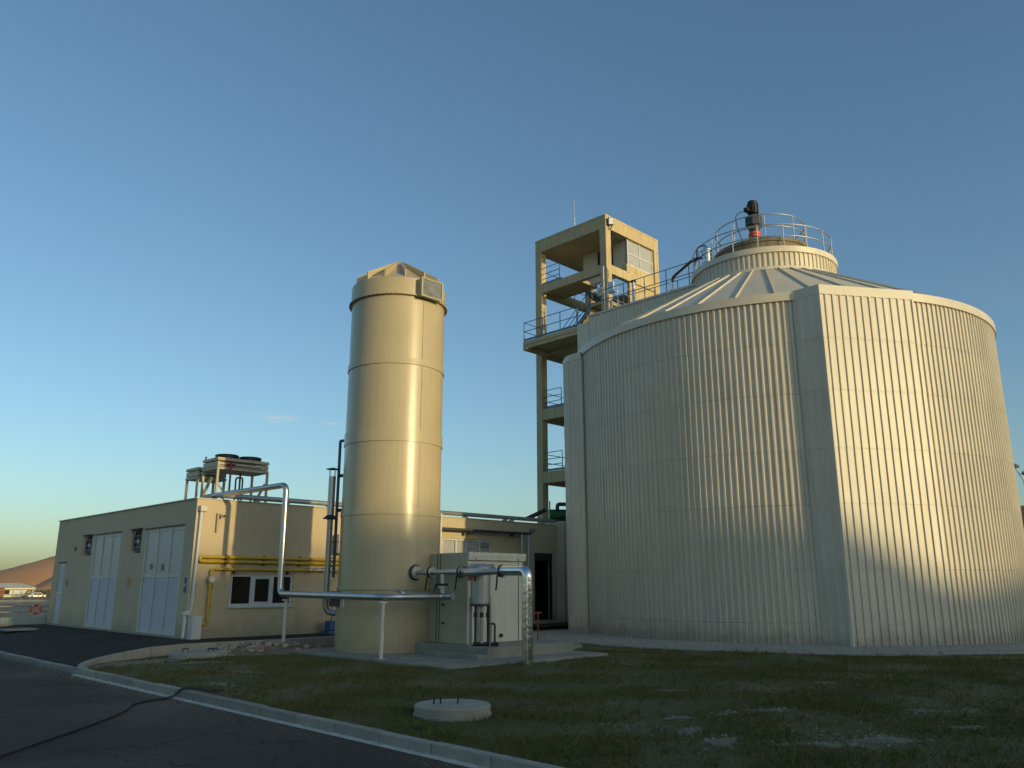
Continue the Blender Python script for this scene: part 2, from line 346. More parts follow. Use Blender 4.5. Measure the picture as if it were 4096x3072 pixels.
# gravel strip round the tank and slabs
TC = (31.31, 15.70); TR = 8.29
gr = struct(M().lathe(*TC, [(7.6, .05), (10.7, .04), (11.05, -.02)], 96).build('gravel_strip', 'gravel'))
sl = struct(M().box(12.1, 17.6, 14.0, 21.0, -.3, .05).build('silo_slab', 'slabconc', bevel=.02))
struct(M().prism([(16.3, 15.5), (19.2, 16.25), (20.2, 17.3), (20.3, 19.2), (16.3, 19.0)], -.3, .062).build('concrete_pad', 'slabconc', bevel=.02))
struct(M().prism([(17.65, 19.2), (23.3, 18.6), (23.6, 22.3), (17.65, 22.3)], -.3, .035).build('gravel_yard', 'gravel'))

# ================================================================== DIGESTER TANK
tank = thing('digester_tank', 'huge round cream tank clad in ribbed metal sheets with a conical roof', 'tank', (TC[0], TC[1], 0))
M().lathe(*TC, [(8.2, 0), (8.2, 11.1)], 96).build('wall', 'core', tank)
PITCH = R(360 / 252)
def clad_mesh(name, r, z0, z1, nrib, pitch, out, depth=.045, duty=.24, fl=.09, m='cladding'):
    a = -nrib * pitch / 2; prof = []
    for k in range(nrib):
        b = a + k * pitch; vv = 1 - duty - 2 * fl
        for t, d in ((0, 0), (vv, 0), (vv + fl, depth), (vv + fl + duty, depth)): prof.append((b + t * pitch, r + out + d))
    prof.append((a + nrib * pitch, r + out))
    vs = [(q * math.cos(t), q * math.sin(t), z) for z in (z0, z1) for t, q in prof]; k = len(prof)
    mm = M().add(vs, [(i, i + 1, i + 1 + k, i + k) for i in range(k - 1)])
    return mm.mesh(name, m=m)
tiers = [.03, .66, 2.25, 4.2, 5.9, 7.75, 9.45, 10.98]
for t in range(len(tiers) - 1):
    me = clad_mesh('cladding_sheet', TR - .03, tiers[t], tiers[t + 1] - .006, 7, PITCH, .003 * t)
    for k in range(36):
        a = R(k * 10 + 3)
        o = piece('cladding_sheet', me, tank, (random.uniform(-.004, .004), random.uniform(-.004, .004), 0), a)
        o.rotation_euler = (random.uniform(-.0004, .0004), random.uniform(-.0004, .0004), a)
# rim flashing in lengths
for k in range(30):
    a0 = R(k * 12 + .01); a1 = R(k * 12 + 11.99)
    M().lathe(*TC, [(8.31, 10.90), (8.375, 10.905), (8.38, 11.19), (8.16, 11.215)], 10, a0, a1).build('flashing', 'flash', tank)
# roof: separate panels with standing seams
ZR0, ZR1, RR0, RR1 = 11.17, 14.15, 8.3, 3.0
roof = M().lathe(*TC, [(RR0 - .1, ZR0 - .05), (RR1, ZR1 - .05)], 80).build('roof', 'roofclad', tank)
NP = 40
for k in range(NP):
    a0 = 2 * PI * k / NP + R(2); a1 = a0 + 2 * PI / NP - .0004; am = (a0 + a1) / 2; q = []
    for r_, z_ in ((RR0 - .02, ZR0), (RR1, ZR1)):
        for t in (a0, (a0 + am) / 2, am, (am + a1) / 2, a1): q.append((TC[0] + r_ * math.cos(t), TC[1] + r_ * math.sin(t), z_))
    M().add(q, [(i, i + 1, i + 6, i + 5) for i in range(4)]).build('roof_panel', 'roofclad', roof)
    p0 = Vector((TC[0] + (RR0 - .12) * math.cos(a0), TC[1] + (RR0 - .12) * math.sin(a0), ZR0 + .09)); p1 = Vector((TC[0] + (RR1 + .12) * math.cos(a0), TC[1] + (RR1 + .12) * math.sin(a0), ZR1 - .03))
    M().beam(p0, p1, .05, .06).build('roof_seam', 'roofclad', roof)
# drum on top
drum = M().lathe(*TC, [(2.95, 14.0), (2.95, 15.05)], 64).disc(*TC, 15.06, 3.0, 64).build('drum', 'flash', tank)
me = clad_mesh('cladding_sheet', 2.97, 14.2, 14.9, 5, R(4), 0, .045, .32, .1)
for k in range(18): piece('cladding_sheet', me, drum, (0, 0, 0), R(20 * k + 4))
M().lathe(*TC, [(2.96, 14.84), (3.08, 14.845), (3.09, 15.085), (2.7, 15.10)], 72).build('flashing', 'flash', drum)
M().lathe(*TC, [(3.25, 14.02), (3.07, 14.10), (3.06, 14.24), (2.96, 14.245)], 72).build('flashing', 'flash', drum)
ring = M().lathe(*TC, [(2.0, 15.06), (2.0, 15.78), (2.05, 15.785), (2.05, 15.94), (1.2, 16.1), (0, 16.14)], 56).build('concrete_collar', 'rawconc', tank)
def ring_rail(r, z0, ztop, zmid, nposts, a_off, a0, a1, name_parent, m='railing', cl=True):
    for z in (ztop, zmid):
        P = arc(TC, r, a0, a1, z, 60)
        M().path(P[:-1] if cl else P, .024, 8, closed=cl).build('rail', m, name_parent)
    for k in range(nposts):
        a = a_off + (a1 - a0) * k / nposts
        x, y = TC[0] + r * math.cos(a), TC[1] + r * math.sin(a)
        M().cyl((x, y, z0), (x, y, ztop), .022, 8).build('post', m, name_parent)
rl = M().lathe(*TC, [(2.98, 15.09), (3.0, 15.10), (2.98, 15.115)], 48).build('outer_railing', 'railing', tank)
ring_rail(2.93, 15.08, 16.1, 15.6, 18, R(5), R(-180), R(180), rl)
rl2 = M().lathe(*TC, [(1.9, 15.96), (1.93, 15.99), (1.9, 16.0)], 48).build('inner_railing', 'railing', tank)
ring_rail(1.9, 15.95, 17.05, 16.5, 9, R(14), R(-180), R(180), rl2)
# flat ribbed casing on the sunny side
C0, C1, C2 = (24.35, 11.22), (24.35, 10.35), (27.12, 8.42); C3 = (27.2, 8.55)
cas = M().prism([C0, C1, C2, C3, (27.6, 9.6), (25.2, 11.4)], .02, 10.9).build('pipe_casing', 'flash', tank)
def flat_clad(p, q, z0, z1, n_rib, parent, m='cladding', depth=.04, per=6, seams=None, duty=.24, fl=.09):
    p = Vector((*p, 0)); q = Vector((*q, 0)); d = (q - p); L = d.length; d.normalize(); nn = Vector((d.y, -d.x, 0))
    zs = [z0] + [z for z in (seams or []) if z0 < z < z1] + [z1]; k0 = 0
    while k0 < n_rib:
        k1 = min(n_rib, k0 + per)
        for t in range(len(zs) - 1):
            pr = []; off = .004 + .007 * t
            for k in range(k0, k1):
                u = L * k / n_rib; pw = L / n_rib; vv = 1 - duty - 2 * fl
                for tt, dd in ((0, 0), (vv, 0), (vv + fl, depth), (vv + fl + duty, depth)): pr.append(p + d * (u + tt * pw) + nn * (off + dd))
            pr.append(p + d * (L * k1 / n_rib) + nn * off); c = len(pr)
            vs = [(v.x, v.y, z) for z in (zs[t], zs[t + 1] - .006) for v in pr]
            M().add(vs, [(i, i + 1, i + 1 + c, i + c) for i in range(c - 1)]).build('cladding_sheet', m, parent)
        k0 = k1
flat_clad(C1, C2, .03, 10.92, 13, cas, seams=tiers, per=4)
flat_clad(C0, C1, .03, 10.92, 3, cas, seams=tiers, depth=.012, per=3)
M().prism([(C0[0] - .05, C0[1]), (C1[0] - .06, C1[1] - .06), (C2[0] - .02, C2[1] - .07), (C3[0] + .05, C3[1]), (27.6, 9.7), (25.2, 11.4)], 10.9, 11.23).build('flashing', 'flash', cas, bevel=.01)
M().beam((C1[0] - .02, C1[1] - .02, .03), (C1[0] - .02, C1[1] - .02, 10.9), .09, .09).build('corner_trim', 'flash', cas)
# rounded casing on the shaded side
bul = [(24.3, 20.25), (24.3, 20.95), (24.4, 21.22), (24.62, 21.5), (24.95, 21.72), (25.5, 21.95), (26.2, 22.2), (26.9, 22.4), (27.4, 22.2), (25.5, 20.5)]
cs2 = M().prism(bul, .02, 10.7).build('pipe_casing', 'flash', tank)
flat_clad((24.3, 20.95), (24.3, 20.25), .03, 10.7, 3, cs2, depth=.02, per=3, seams=tiers)
for i in range(1, 7):
    flat_clad(bul[i + 1], bul[i], .03, 10.7, 2, cs2, depth=.02, per=2, seams=tiers)
M().prism([(x - .05, y + .05) for x, y in bul], 10.7, lambda x, y: 11.02 - .15 * max(0, y - 20.9)).build('flashing', 'flash', cs2, bevel=.02)

# mixer motor on the collar
mo = (31.26, 15.89)
mx_ = thing('mixer_motor', 'black mixer motor with gearbox standing on the tank collar inside the railing', 'motor', (*mo, 16.1))
M().lathe(*mo, [(.32, 16.1), (.32, 16.2), (.2, 16.22), (.2, 16.85)], 20).build('pedestal', 'galv', mx_)
M().lathe(*mo, [(0, 16.84), (.27, 16.84), (.27, 16.9), (.23, 16.91), (.23, 16.97), (.27, 16.98), (.27, 17.04), (.23, 17.05), (.23, 17.1), (0, 17.12)], 20).build('coupling', 'orange', mx_)
M().lathe(*mo, [(0, 17.1), (.22, 17.1), (.26, 17.3), (.3, 17.33), (.3, 17.38)], 20).build('neck', 'darkmetal', mx_)
bmq = M(); hx = [(mo[0] + .40 * math.cos(R(60 * k + 15)), mo[1] + .40 * math.sin(R(60 * k + 15))) for k in range(6)]
bmq.prism(hx, 17.36, 17.86); bmq.build('gearbox', 'darkmetal', mx_, bevel=.06)
M().lathe(*mo, [(0, 17.85), (.2, 17.86), (.16, 18.0), (.235, 18.02), (.235, 18.5), (.21, 18.52), (.21, 18.6), (.1, 18.63), (0, 18.63)], 20).build('motor_body', 'black', mx_)
for k in range(14):
    a = 2 * PI * k / 14; M().beam((mo[0] + .24 * math.cos(a), mo[1] + .24 * math.sin(a), 18.04), (mo[0] + .24 * math.cos(a), mo[1] + .24 * math.sin(a), 18.48), .015, .04).build('cooling_fin', 'black', mx_)
M().box(mo[0] - .42, mo[0] - .2, mo[1] + .02, mo[1] + .24, 18.05, 18.24).build('terminal_box', 'black', mx_, bevel=.02)
M().path(rounded([(mo[0] - .35, mo[1] + .15, 18.1), (mo[0] - .75, mo[1] + .5, 17.9), (mo[0] - .7, mo[1] + .45, 17.2), (mo[0] - .3, mo[1] + .4, 16.6), (mo[0] - .2, mo[1] + .3, 16.12)], .3), .02, 6).build('cable', 'black', mx_)

# steel vessel and rusty gas pipe by the drum
vc = (28.92, 17.0)
vs_ = thing('gas_vessel', 'shiny steel gas vessel with a domed lid standing on the drum edge', 'vessel', (*vc, 15.06))
M().lathe(*vc, [(.2, 15.06), (.2, 15.80), (.25, 15.81), (.25, 15.86), (.2, 15.87), (.19, 15.93), (.12, 16.0), (0, 16.02)], 20).build('shell', 'foil', vs_)
for z in (15.25, 15.45, 15.65): M().lathe(*vc, [(.2, z), (.22, z + .01), (.22, z + .04), (.2, z + .05)], 20).build('hoop', 'galv', vs_)
M().path(rounded([(vc[0], vc[1], 15.98), (vc[0] - .02, vc[1] + .02, 16.12), (vc[0] - .12, vc[1] + .38, 16.08), (vc[0] - .12, vc[1] + .42, 15.6)], .12), .03, 8).build('bypass_pipe', 'darkmetal', vs_)
rp_ = thing('rusty_gas_pipe', 'rust brown pipe sloping from the steel vessel down to the walkway', 'pipe', (29.1, 19.0, 14.6))
M().path(rounded([(vc[0], vc[1] + .15, 15.62), (vc[0] + .02, vc[1] + .75, 15.62), (29.1, 18.85, 15.22), (29.1, 18.97, 14.95)], .15), .065, 10).build('pipe', 'rust', rp_)
M().lathe(29.1, 18.97, [(.075, 14.6), (.075, 15.1), (.0, 15.11)], 12).build('riser', 'foil', rp_)
M().cyl((vc[0] + .01, vc[1] + .62, 15.62), (vc[0] + .01, vc[1] + .68, 15.62), .11, 12).build('flange', 'galv', rp_)

# ================================================================== WALKWAY BRIDGE (tower to drum)
br = thing('walkway_bridge', 'ribbed metal clad walkway leading from the stair tower to the tank drum', 'walkway', (29.9, 21, 12))
M().box(29.14, 30.66, 18.0, 23.80, 11.5, 14.52).build('core', 'flash', br)
flat_clad((29.13, 23.80), (29.13, 17.7), 11.4, 14.50, 30, br, per=6, depth=.035)
M().box(29.06, 30.68, 17.7, 23.78, 14.50, 14.60).build('deck_edge', 'flash', br, bevel=.01)
M().box(29.10, 30.5, 23.81, 24.55, 11.5, 14.28).build('end_casing', 'flash', br, bevel=.01)
def fence(parent, pts, z_of, hs, post_at, m, r=.02):
    """railing along a polyline: one rail mesh per height, one post mesh per post"""
    for h in hs: M().path([(x, y, z + h) for x, y, z in pts], r, 8).build('rail', m, parent)
    for (x, y, z) in post_at: M().cyl((x, y, z), (x, y, z + hs[0]), r * 1.05, 8).build('post', m, parent)
brl = M().box(29.09, 29.15, 17.8, 23.75, 14.60, 14.615).build('railing', 'bluerail', br)
fence(brl, [(29.12, 17.75, 14.6), (29.12, 23.9, 14.6)], None, [1.07, .55], [(29.12, y, 14.6) for y in (18.05, 19.25, 20.45, 21.65, 22.85, 23.85)], 'bluerail')
fence(brl, [(30.6, 18.2, 14.6), (30.6, 23.8, 14.6)], None, [1.07, .55], [(30.6, y, 14.6) for y in (18.3, 19.6, 20.9, 22.2, 23.6)], 'bluerail')
# instrument cluster on the walkway
ic = thing('instrument_stand', 'grey instrument boxes on posts where the walkway meets the stair tower', 'instrument', (29.4, 22.6, 14.6))
M().cyl((29.35, 23.0, 14.6), (29.35, 23.0, 17.0), .03, 8).build('post', 'galv', ic)
M().cyl((29.5, 21.35, 14.6), (29.5, 21.35, 15.75), .075, 12).build('vent_pipe', 'galv', ic)
M().lathe(29.5, 21.35, [(.14, 15.76), (.16, 15.78), (.1, 15.84), (0, 15.86)], 14).build('vent_cap', 'darkmetal', ic)
M().box(29.3, 29.5, 23.05, 23.35, 15.5, 15.95).build('box', 'cabinet', ic, bevel=.02)
M().box(29.4, 29.6, 22.45, 22.8, 15.55, 16.1).build('box', 'galv', ic, bevel=.02)
M().path(rounded([(29.4, 22.6, 14.62), (29.4, 22.6, 15.2), (29.4, 22.2, 15.25), (29.4, 22.15, 14.62)], .15), .035, 8).build('conduit', 'galv', ic)

# ================================================================== STAIR TOWER
TX0, TX1, TY0, TY1, TZ = 30.68, 35.38, 23.82, 28.83, 20.57
tw = thing('stair_tower', 'tall open concrete stair tower painted ochre, with a roofed room on top', 'tower', (33, 26.3, 0))
CW = .42
for (x, y) in ((TX0, TY0), (TX1 - CW, TY0), (TX0, TY1 - CW), (TX1 - CW, TY1 - CW)):
    M().box(x, x + CW, y, y + CW, -.3, 19.80).build('column', 'towerpaint', tw, bevel=.015)
rf = M().box(TX0 - .0, TX1, TY0, TY1, 19.80, TZ).build('roof', 'towerpaint', tw, bevel=.02)
M().box(TX0 - .012, TX1 + .012, TY0 - .012, TY1 + .012, 20.44, 20.50).build('drip_groove', 'towerpaint', rf)
for z0, z1 in ((17.36, 17.84), (10.24, 10.84), (6.9, 7.5), (3.3, 3.9), (13.8, 14.2)):
    M().box(TX0 + .02, TX0 + .30, TY0 + CW, TY1 - CW, z0, z1).build('beam', 'towerpaint', tw, bevel=.01)
    M().box(TX1 - .30, TX1 - .02, TY0 + CW, TY1 - CW, z0, z1).build('beam', 'towerpaint', tw, bevel=.01)
    M().box(TX0 + CW, TX1 - CW, TY1 - .3, TY1 - .02, z0, z1).build('beam', 'towerpaint', tw, bevel=.01)
    if z0 > 12: M().box(TX0 + CW, TX1 - CW, TY0 + .02, TY0 + .30, z0, z1).build('beam', 'towerpaint', tw, bevel=.01)
# landings, half landings and flights
levels = [.2, 3.9, 7.5, 10.84, 14.2, 17.84]
for i, z in enumerate(levels):
    if z > 1 and z < 17: M().box(TX0 + .30, TX1 - .30, 27.3, TY1 - .3, z - .18, z - .005).build('landing', 'towerpaint', tw)
    if i + 1 < len(levels):
        zn = levels[i + 1]; zm = (z + zn) / 2
        M().box(TX0 + .3, TX1 - .3, TY0 + .34, 25.2, zm - .18, zm).build('half_landing', 'towerpaint', tw)
        for lane, (ya, yb, za, zb) in enumerate(((27.3, 25.2, z, zm), (25.2, 27.3, zm, zn))):
            xa = TX0 + .5 if lane == 0 else TX0 + 2.5
            fl_ = M(); ns = 9
            poly = [(ya, za - .25)]
            fl_.add([(xa, ya, za - .22), (xa + 1.7, ya, za - .22), (xa + 1.7, yb, zb - .22), (xa, yb, zb - .22), (xa, ya, za - .04), (xa + 1.7, ya, za - .04), (xa + 1.7, yb, zb - .1), (xa, yb, zb - .1)],
                    [(3, 2, 1, 0), (4, 5, 6, 7), (0, 1, 5, 4), (1, 2, 6, 5), (2, 3, 7, 6), (3, 0, 4, 7)])
            fo = fl_.build('stair_flight', 'towerpaint', tw)
            for k in range(ns):
                y0 = ya + (yb - ya) * k / ns; y1 = ya + (yb - ya) * (k + 1) / ns; zz = za + (zb - za) * (k + 1) / (ns)
                M().box(xa, xa + 1.7, min(y0, y1), max(y0, y1), zz - .26, zz - .02).build('step', 'towerpaint', fo)
            sr = M().beam((xa, ya, za + .08), (xa, yb, zb + .08), .02, .12).build('stair_railing', 'bluerail', tw)
            for h in (1.0, .65, .35): M().path([(xa, ya, za + h), (xa, yb, zb + h)], .02, 8).build('rail', 'bluerail', sr)
            for t in (.02, .5, .98): M().cyl((xa, ya + (yb - ya) * t, za + (zb - za) * t), (xa, ya + (yb - ya) * t, za + (zb - za) * t + 1.0), .022, 8).build('post', 'bluerail', sr)
# railings on landings
for z in (7.5, 10.84, 17.84):
    rr = M().box(TX0 + .1, TX0 + .14, 27.0, 28.38, z + .03, z + .13).build('landing_railing', 'bluerail', tw)
    fence(rr, [(TX0 + .12, 27.15, z), (TX0 + .12, 28.4, z)], None, [1.0, .65, .35], [(TX0 + .12, 27.15, z)], 'bluerail')
    fence(rr, [(TX0 + .5, TY1 - .12, z), (TX1 - .5, TY1 - .12, z)], None, [1.0, .55], [(x, TY1 - .12, z) for x in (TX0 + .6, TX0 + 1.9, TX0 + 3.2)], 'bluerail')
M().box(TX0 + .3, TX0 + 2.2, 26.2, TY1 - .3, 17.66, 17.83).build('upper_floor', 'towerpaint', tw)
# projecting platform toward the bridge
M().box(29.1, TX1, 24.56, 28.28, 13.98, 14.20).build('platform', 'towerpaint', tw, bevel=.015)
M().box(29.1, 30.65, 27.98, 28.28, 13.72, 13.97).build('platform_beam', 'towerpaint', tw, bevel=.01)
M().box(29.12, 29.42, 24.56, 27.97, 13.80, 13.97).build('platform_beam', 'towerpaint', tw, bevel=.01)
pr_ = M().box(29.12, 29.15, 24.5, 28.22, 14.23, 14.33).build('platform_railing', 'bluerail', tw)
fence(pr_, [(29.14, 24.3, 14.2), (29.14, 28.24, 14.2), (30.6, 28.24, 14.2)], None, [1.04, .55], [(29.14, y, 14.2) for y in (28.24, 26.9, 25.7, 24.6)] + [(30.5, 28.24, 14.2)], 'bluerail', .022)
# room on top: infill wall with window on the sunny side
M().box(TX0 + 2.05, TX1 - CW, TY0 + .10, TY0 + .26, 14.2, 18.32).build('room_wall', 'towerpaint', tw)
M().box(TX0 + 1.97, TX0 + 2.13, TY0 + .27, 27.0, 17.85, 19.79).build('room_wall', 'cabinet', tw)
M().box(TX0 + 1.9, TX0 + 1.965, 24.9, 25.9, 18.4, 19.6).build('vent_opening', 'black', tw)
win = M().box(TX0 + 1.97, TX1 - CW, TY0 + .12, TY0 + .2, 18.33, 18.40).build('window', 'whitepvc', tw)
for x in (TX0 + 1.97, TX0 + 3.05, TX1 - CW - .07): M().box(x, x + .07, TY0 + .115, TY0 + .195, 18.40, 19.79).build('frame', 'whitepvc', win)
M().box(TX0 + 2.0, TX1 - CW - .02, TY0 + .122, TY0 + .18, 18.98, 19.05).build('frame', 'whitepvc', win)
for a, b in ((TX0 + 2.04, TX0 + 3.05), (TX0 + 3.12, TX1 - CW - .07)):
    for z0, z1 in ((18.40, 18.98), (19.05, 19.79)): M().box(a, b, TY0 + .15, TY0 + .165, z0, z1).build('pane', 'frost', win)
M().box(TX0 + 1.75, TX0 + 2.0, TY0 + .02, TY0 + .35, 17.85, 18.3).build('wall_box', 'towerpaint', tw)
gr_ = M().box(TX0 + .45, TX0 + 1.98, TY0 + .05, TY0 + .08, 16.5, 16.54).build('grille_railing', 'railing', tw)
for z in (16.9, 16.0): M().cyl((TX0 + .45, TY0 + .06, z), (TX0 + 1.98, TY0 + .06, z), .02, 6).build('rail', 'railing', gr_)
for x in (.9, 1.4): M().cyl((TX0 + x, TY0 + .06, 15.2), (TX0 + x, TY0 + .06, 16.9), .02, 6).build('post', 'railing', gr_)
M().box(TX0 + CW, TX0 + 2.04, TY0 + .10, TY0 + .24, 14.2, 15.35).build('parapet', 'towerpaint', tw)
# floodlight and lightning rod
fl = thing('floodlight', 'small white floodlight bracketed to the corner of the tower roof', 'floodlight', (TX0 + .25, TY0 - .15, 20.0))
M().beam((TX0 + .26, TY0 - .12, 20.14), (TX0 + .17, TY0 - .24, 20.12), .30, .42).build('housing', 'darkmetal', fl, bevel=.02)
M().beam((TX0 + .165, TY0 - .247, 20.119), (TX0 + .155, TY0 - .26, 20.117), .24, .34).build('lens', 'lampglass', fl)
M().path(rounded([(TX0 + .26, TY0 - .16, 19.95), (TX0 + .26, TY0 - .2, 19.78), (TX0 + .26, TY0 + .01, 19.74)], .05), .025, 8).build('bracket', 'darkmetal', fl)
lr = thing('lightning_rod', 'thin lightning rod standing on the tower roof', 'rod', (31.5, 26.6, TZ))
M().cyl((31.5, 26.6, TZ), (31.5, 26.6, TZ + 1.0), .035, 8).build('mast', 'galv', lr)
M().cyl((31.5, 26.6, TZ + 1.0), (31.5, 26.6, TZ + 2.1), .014, 6).build('spike', 'galv', lr)

# ================================================================== SILO (scrubber tower)
SC = (14.17, 19.12); SR = 1.42
si = thing('scrubber_silo', 'tall slim beige round silo with bolted bands and a finned cone cap', 'silo', (*SC, .05))
M().lathe(*SC, [(SR + .015, .05), (SR + .015, 1.66)], 72).build('base_shell', 'silo', si)
M().lathe(*SC, [(SR + .0, 1.66), (SR + .05, 1.665), (SR + .05, 1.70), (SR, 1.705)], 72).build('base_flange', 'silobox', si)
zb = [1.70, 3.67, 5.70, 7.94, 10.04]
for i in range(4):
    M().lathe(*SC, [(SR - .004 * i, zb[i]), (SR - .004 * i, zb[i + 1])], 96).build('shell_section', 'silo', si)
for z, h in ((3.67, .17), (5.70, .36), (7.94, .17)):
    M().lathe(*SC, [(SR - .01, z - .004), (SR + .022, z), (SR + .016, z + h), (SR - .01, z + h + .004)], 96).build('band', 'silo', si)
for k, z0, z1 in ((0, 1.72, 3.66), (1, 3.85, 5.69), (2, 6.07, 7.93), (3, 8.12, 10.0)):
    a = R(-126.5 + 31); M().beam((SC[0] + (SR + .0) * math.cos(a), SC[1] + (SR + .0) * math.sin(a), z0), (SC[0] + SR * math.cos(a), SC[1] + SR * math.sin(a), z1), .008, .006).build('weld_seam', 'silo', si)
cap = M().lathe(*SC, [(SR - .02, 10.02), (SR + .08, 10.02), (SR + .08, 10.055), (SR + .02, 10.06), (SR + .02, 10.56), (SR - .03, 10.60), (.14, 11.45), (.0, 11.45)], 72).build('cap', 'silo', si)
for k in range(64):
    a = 2 * PI * k / 64; x, y = SC[0] + (SR + .055) * math.cos(a), SC[1] + (SR + .055) * math.sin(a)
    M().cyl((x, y, 9.995), (x, y, 10.075), .014, 6).build('bolt', 'darkmetal', cap)
for k in range(14):
    a = 2 * PI * (k + .35) / 14; c, s_ = math.cos(a), math.sin(a); t = Vector((-s_, c, 0)) * .02
    q = [(SR - .06, 10.62), (.16, 11.43), (.16, 11.56), (SR - .06, 10.84)]
    v = [Vector((SC[0] + r_ * c, SC[1] + r_ * s_, z)) for r_, z in q]
    M().add([u - t for u in v] + [u + t for u in v], [(0, 1, 2, 3), (7, 6, 5, 4), (0, 4, 5, 1), (1, 5, 6, 2), (2, 6, 7, 3), (3, 7, 4, 0)]).build('roof_fin', 'silo', cap)
HWd = .41; FY0 = 17.48
bx = M().box(SC[0] - HWd + .03, SC[0] + HWd - .03, FY0 + .045, 17.95, 10.0, 10.53).build('inspection_box', 'silo', si, bevel=.008)
M().box(SC[0] - HWd, SC[0] + HWd, FY0, FY0 + .043, 9.97, 10.02).box(SC[0] - HWd, SC[0] + HWd, FY0, FY0 + .043, 10.51, 10.56).box(SC[0] - HWd, SC[0] - HWd + .05, FY0, FY0 + .043, 10.02, 10.51).box(SC[0] + HWd - .05, SC[0] + HWd, FY0, FY0 + .043, 10.02, 10.51).build('frame', 'silobox', bx)
for k in range(15):
    for z in (9.995, 10.535): M().box(SC[0] - HWd + .02 + k * .055, SC[0] - HWd + .032 + k * .055, FY0 - .01, FY0 - .001, z - .008, z + .008).build('bolt', 'darkmetal', bx)
M().box(SC[0] - HWd + .05, SC[0] + HWd - .05, FY0 + .025, FY0 + .04, 10.02, 10.51).build('pane', 'boxglass', bx)
# nozzles on the silo's shaded side
sp = thing('silo_side_pipe', 'thin dark pipe running up beside the silo with two short nozzles', 'pipe', (13.45, 20.75, 4))
M().path(rounded([(13.75, 20.5, 6.03), (13.40, 20.78, 6.05), (13.40, 20.78, 3.9), (13.40, 20.78, 2.0)], .06), .045, 8).build('pipe', 'bluerail', sp)
for z in (4.98, 3.95): M().cyl((13.40, 20.78, z), (13.62, 20.45, z), .05, 8).build('nozzle', 'darkmetal', sp)
M().lathe(13.5, 20.52, [(.0, 6.55), (.07, 6.56), (.03, 6.6), (0, 6.62)], 10).build('nozzle_cap', 'darkmetal', sp)
# flue next to it
fu = thing('flue_pipe', 'upright exhaust flue with a rain cap beside the silo', 'flue', (13.15, 20.85, .9))
FX, FY = 13.15, 20.72
M().path(rounded([(FX, FY, 3.7), (FX, FY, 1.02), (FX + .55, FY - .55, 1.0)], .22), .085, 14).build('pipe', 'pipepaint', fu)
M().cyl((FX, FY, 3.78), (FX, FY, 4.93), .105, 16).build('jacket', 'galv', fu)
M().lathe(FX, FY, [(.09, 3.66), (.23, 3.68), (.09, 3.80)], 16).build('skirt', 'darkmetal', fu)
M().lathe(FX, FY, [(.2, 5.14), (.2, 5.15), (0, 5.20)], 16).build('rain_cap', 'darkmetal', fu)
for k in range(4):
    a = k * PI / 2 + .4; M().cyl((FX + .09 * math.cos(a), FY + .09 * math.sin(a), 4.9), (FX + .12 * math.cos(a), FY + .12 * math.sin(a), 5.15), .009, 6).build('cap_stay', 'galv', fu)
M().cyl((FX + .52, FY - .52, 1.0), (FX + .56, FY - .56, 1.0), .15, 14).build('flange', 'pipepaint', fu)
M().path([(FX, FY, 3.0), (FX + .55, FY - .45, 3.05)], .012, 6).build('stay', 'darkmetal', fu)

# ================================================================== STEPS, CABINET
st = thing('concrete_steps', 'low concrete plinth with two steps under the white cabinet', 'steps', (14.5, 15.9, 0))
M().box(13.72, 14.05, 14.86, 16.95, -.2, .16).build('step', 'slabconc', st, bevel=.012)
M().box(14.055, 17.2, 14.88, 17.95, -.2, .305).build('plinth', 'slabconc', st, bevel=.015)
M().box(13.66, 15.95, 14.70, 14.85, -.2, .03).build('footing', 'slabconc', st, bevel=.012)
cb = thing('white_cabinet', 'boxy metal equipment cabinet with a white overhanging lid on the concrete plinth', 'cabinet', (15.6, 16.9, .3))
M().box(14.56, 16.6, 16.2, 18.3, .31, 2.42).build('body', 'cabinet', cb, bevel=.01)
M().box(14.545, 14.559, 16.21, 18.3, .31, 2.63).build('side_panel', 'silobox', cb)  # darker, greener tone of the shaded side put into its colour
M().box(14.56, 16.6, 16.21, 18.3, 2.425, 2.62).build('top_panel', 'silobox', cb)
for y in (17.42, 17.30): M().box(14.53, 14.544, y, y + .012, .32, 2.62).build('panel_joint', 'darkmetal', cb)
for z in (1.25, .78): M().box(14.515, 14.544, 17.12, 17.18, z, z + .055).build('latch', 'black', cb)
M().box(14.53, 16.68, 16.13, 16.205, 2.43, 2.64).build('lid', 'cabinet', cb, bevel=.015)
M().box(14.53, 16.68, 16.115, 16.129, 2.53, 2.64).build('lid_lip', 'cabinet', cb)
M().box(16.44, 16.452, 16.19, 16.199, .33, 2.40).build('panel_joint', 'darkmetal', cb)
M().box(16.46, 16.60, 16.188, 16.199, .33, 2.40).build('corner_panel', 'cabinet', cb)
for x in (14.75, 16.35): M().box(x, x + .04, 16.118, 16.129, 2.46, 2.49).build('bolt', 'black', cb)
M().box(15.3, 15.5, 16.193, 16.199, 2.12, 2.3).build('notice', 'paper', cb)
M().cyl((15.75, 16.2, .48), (15.75, 16.13, .48), .045, 10).build('drain_plug', 'black', cb)
M().box(15.0, 15.12, 16.192, 16.199, .45, .75).build('notice', 'paper', cb)

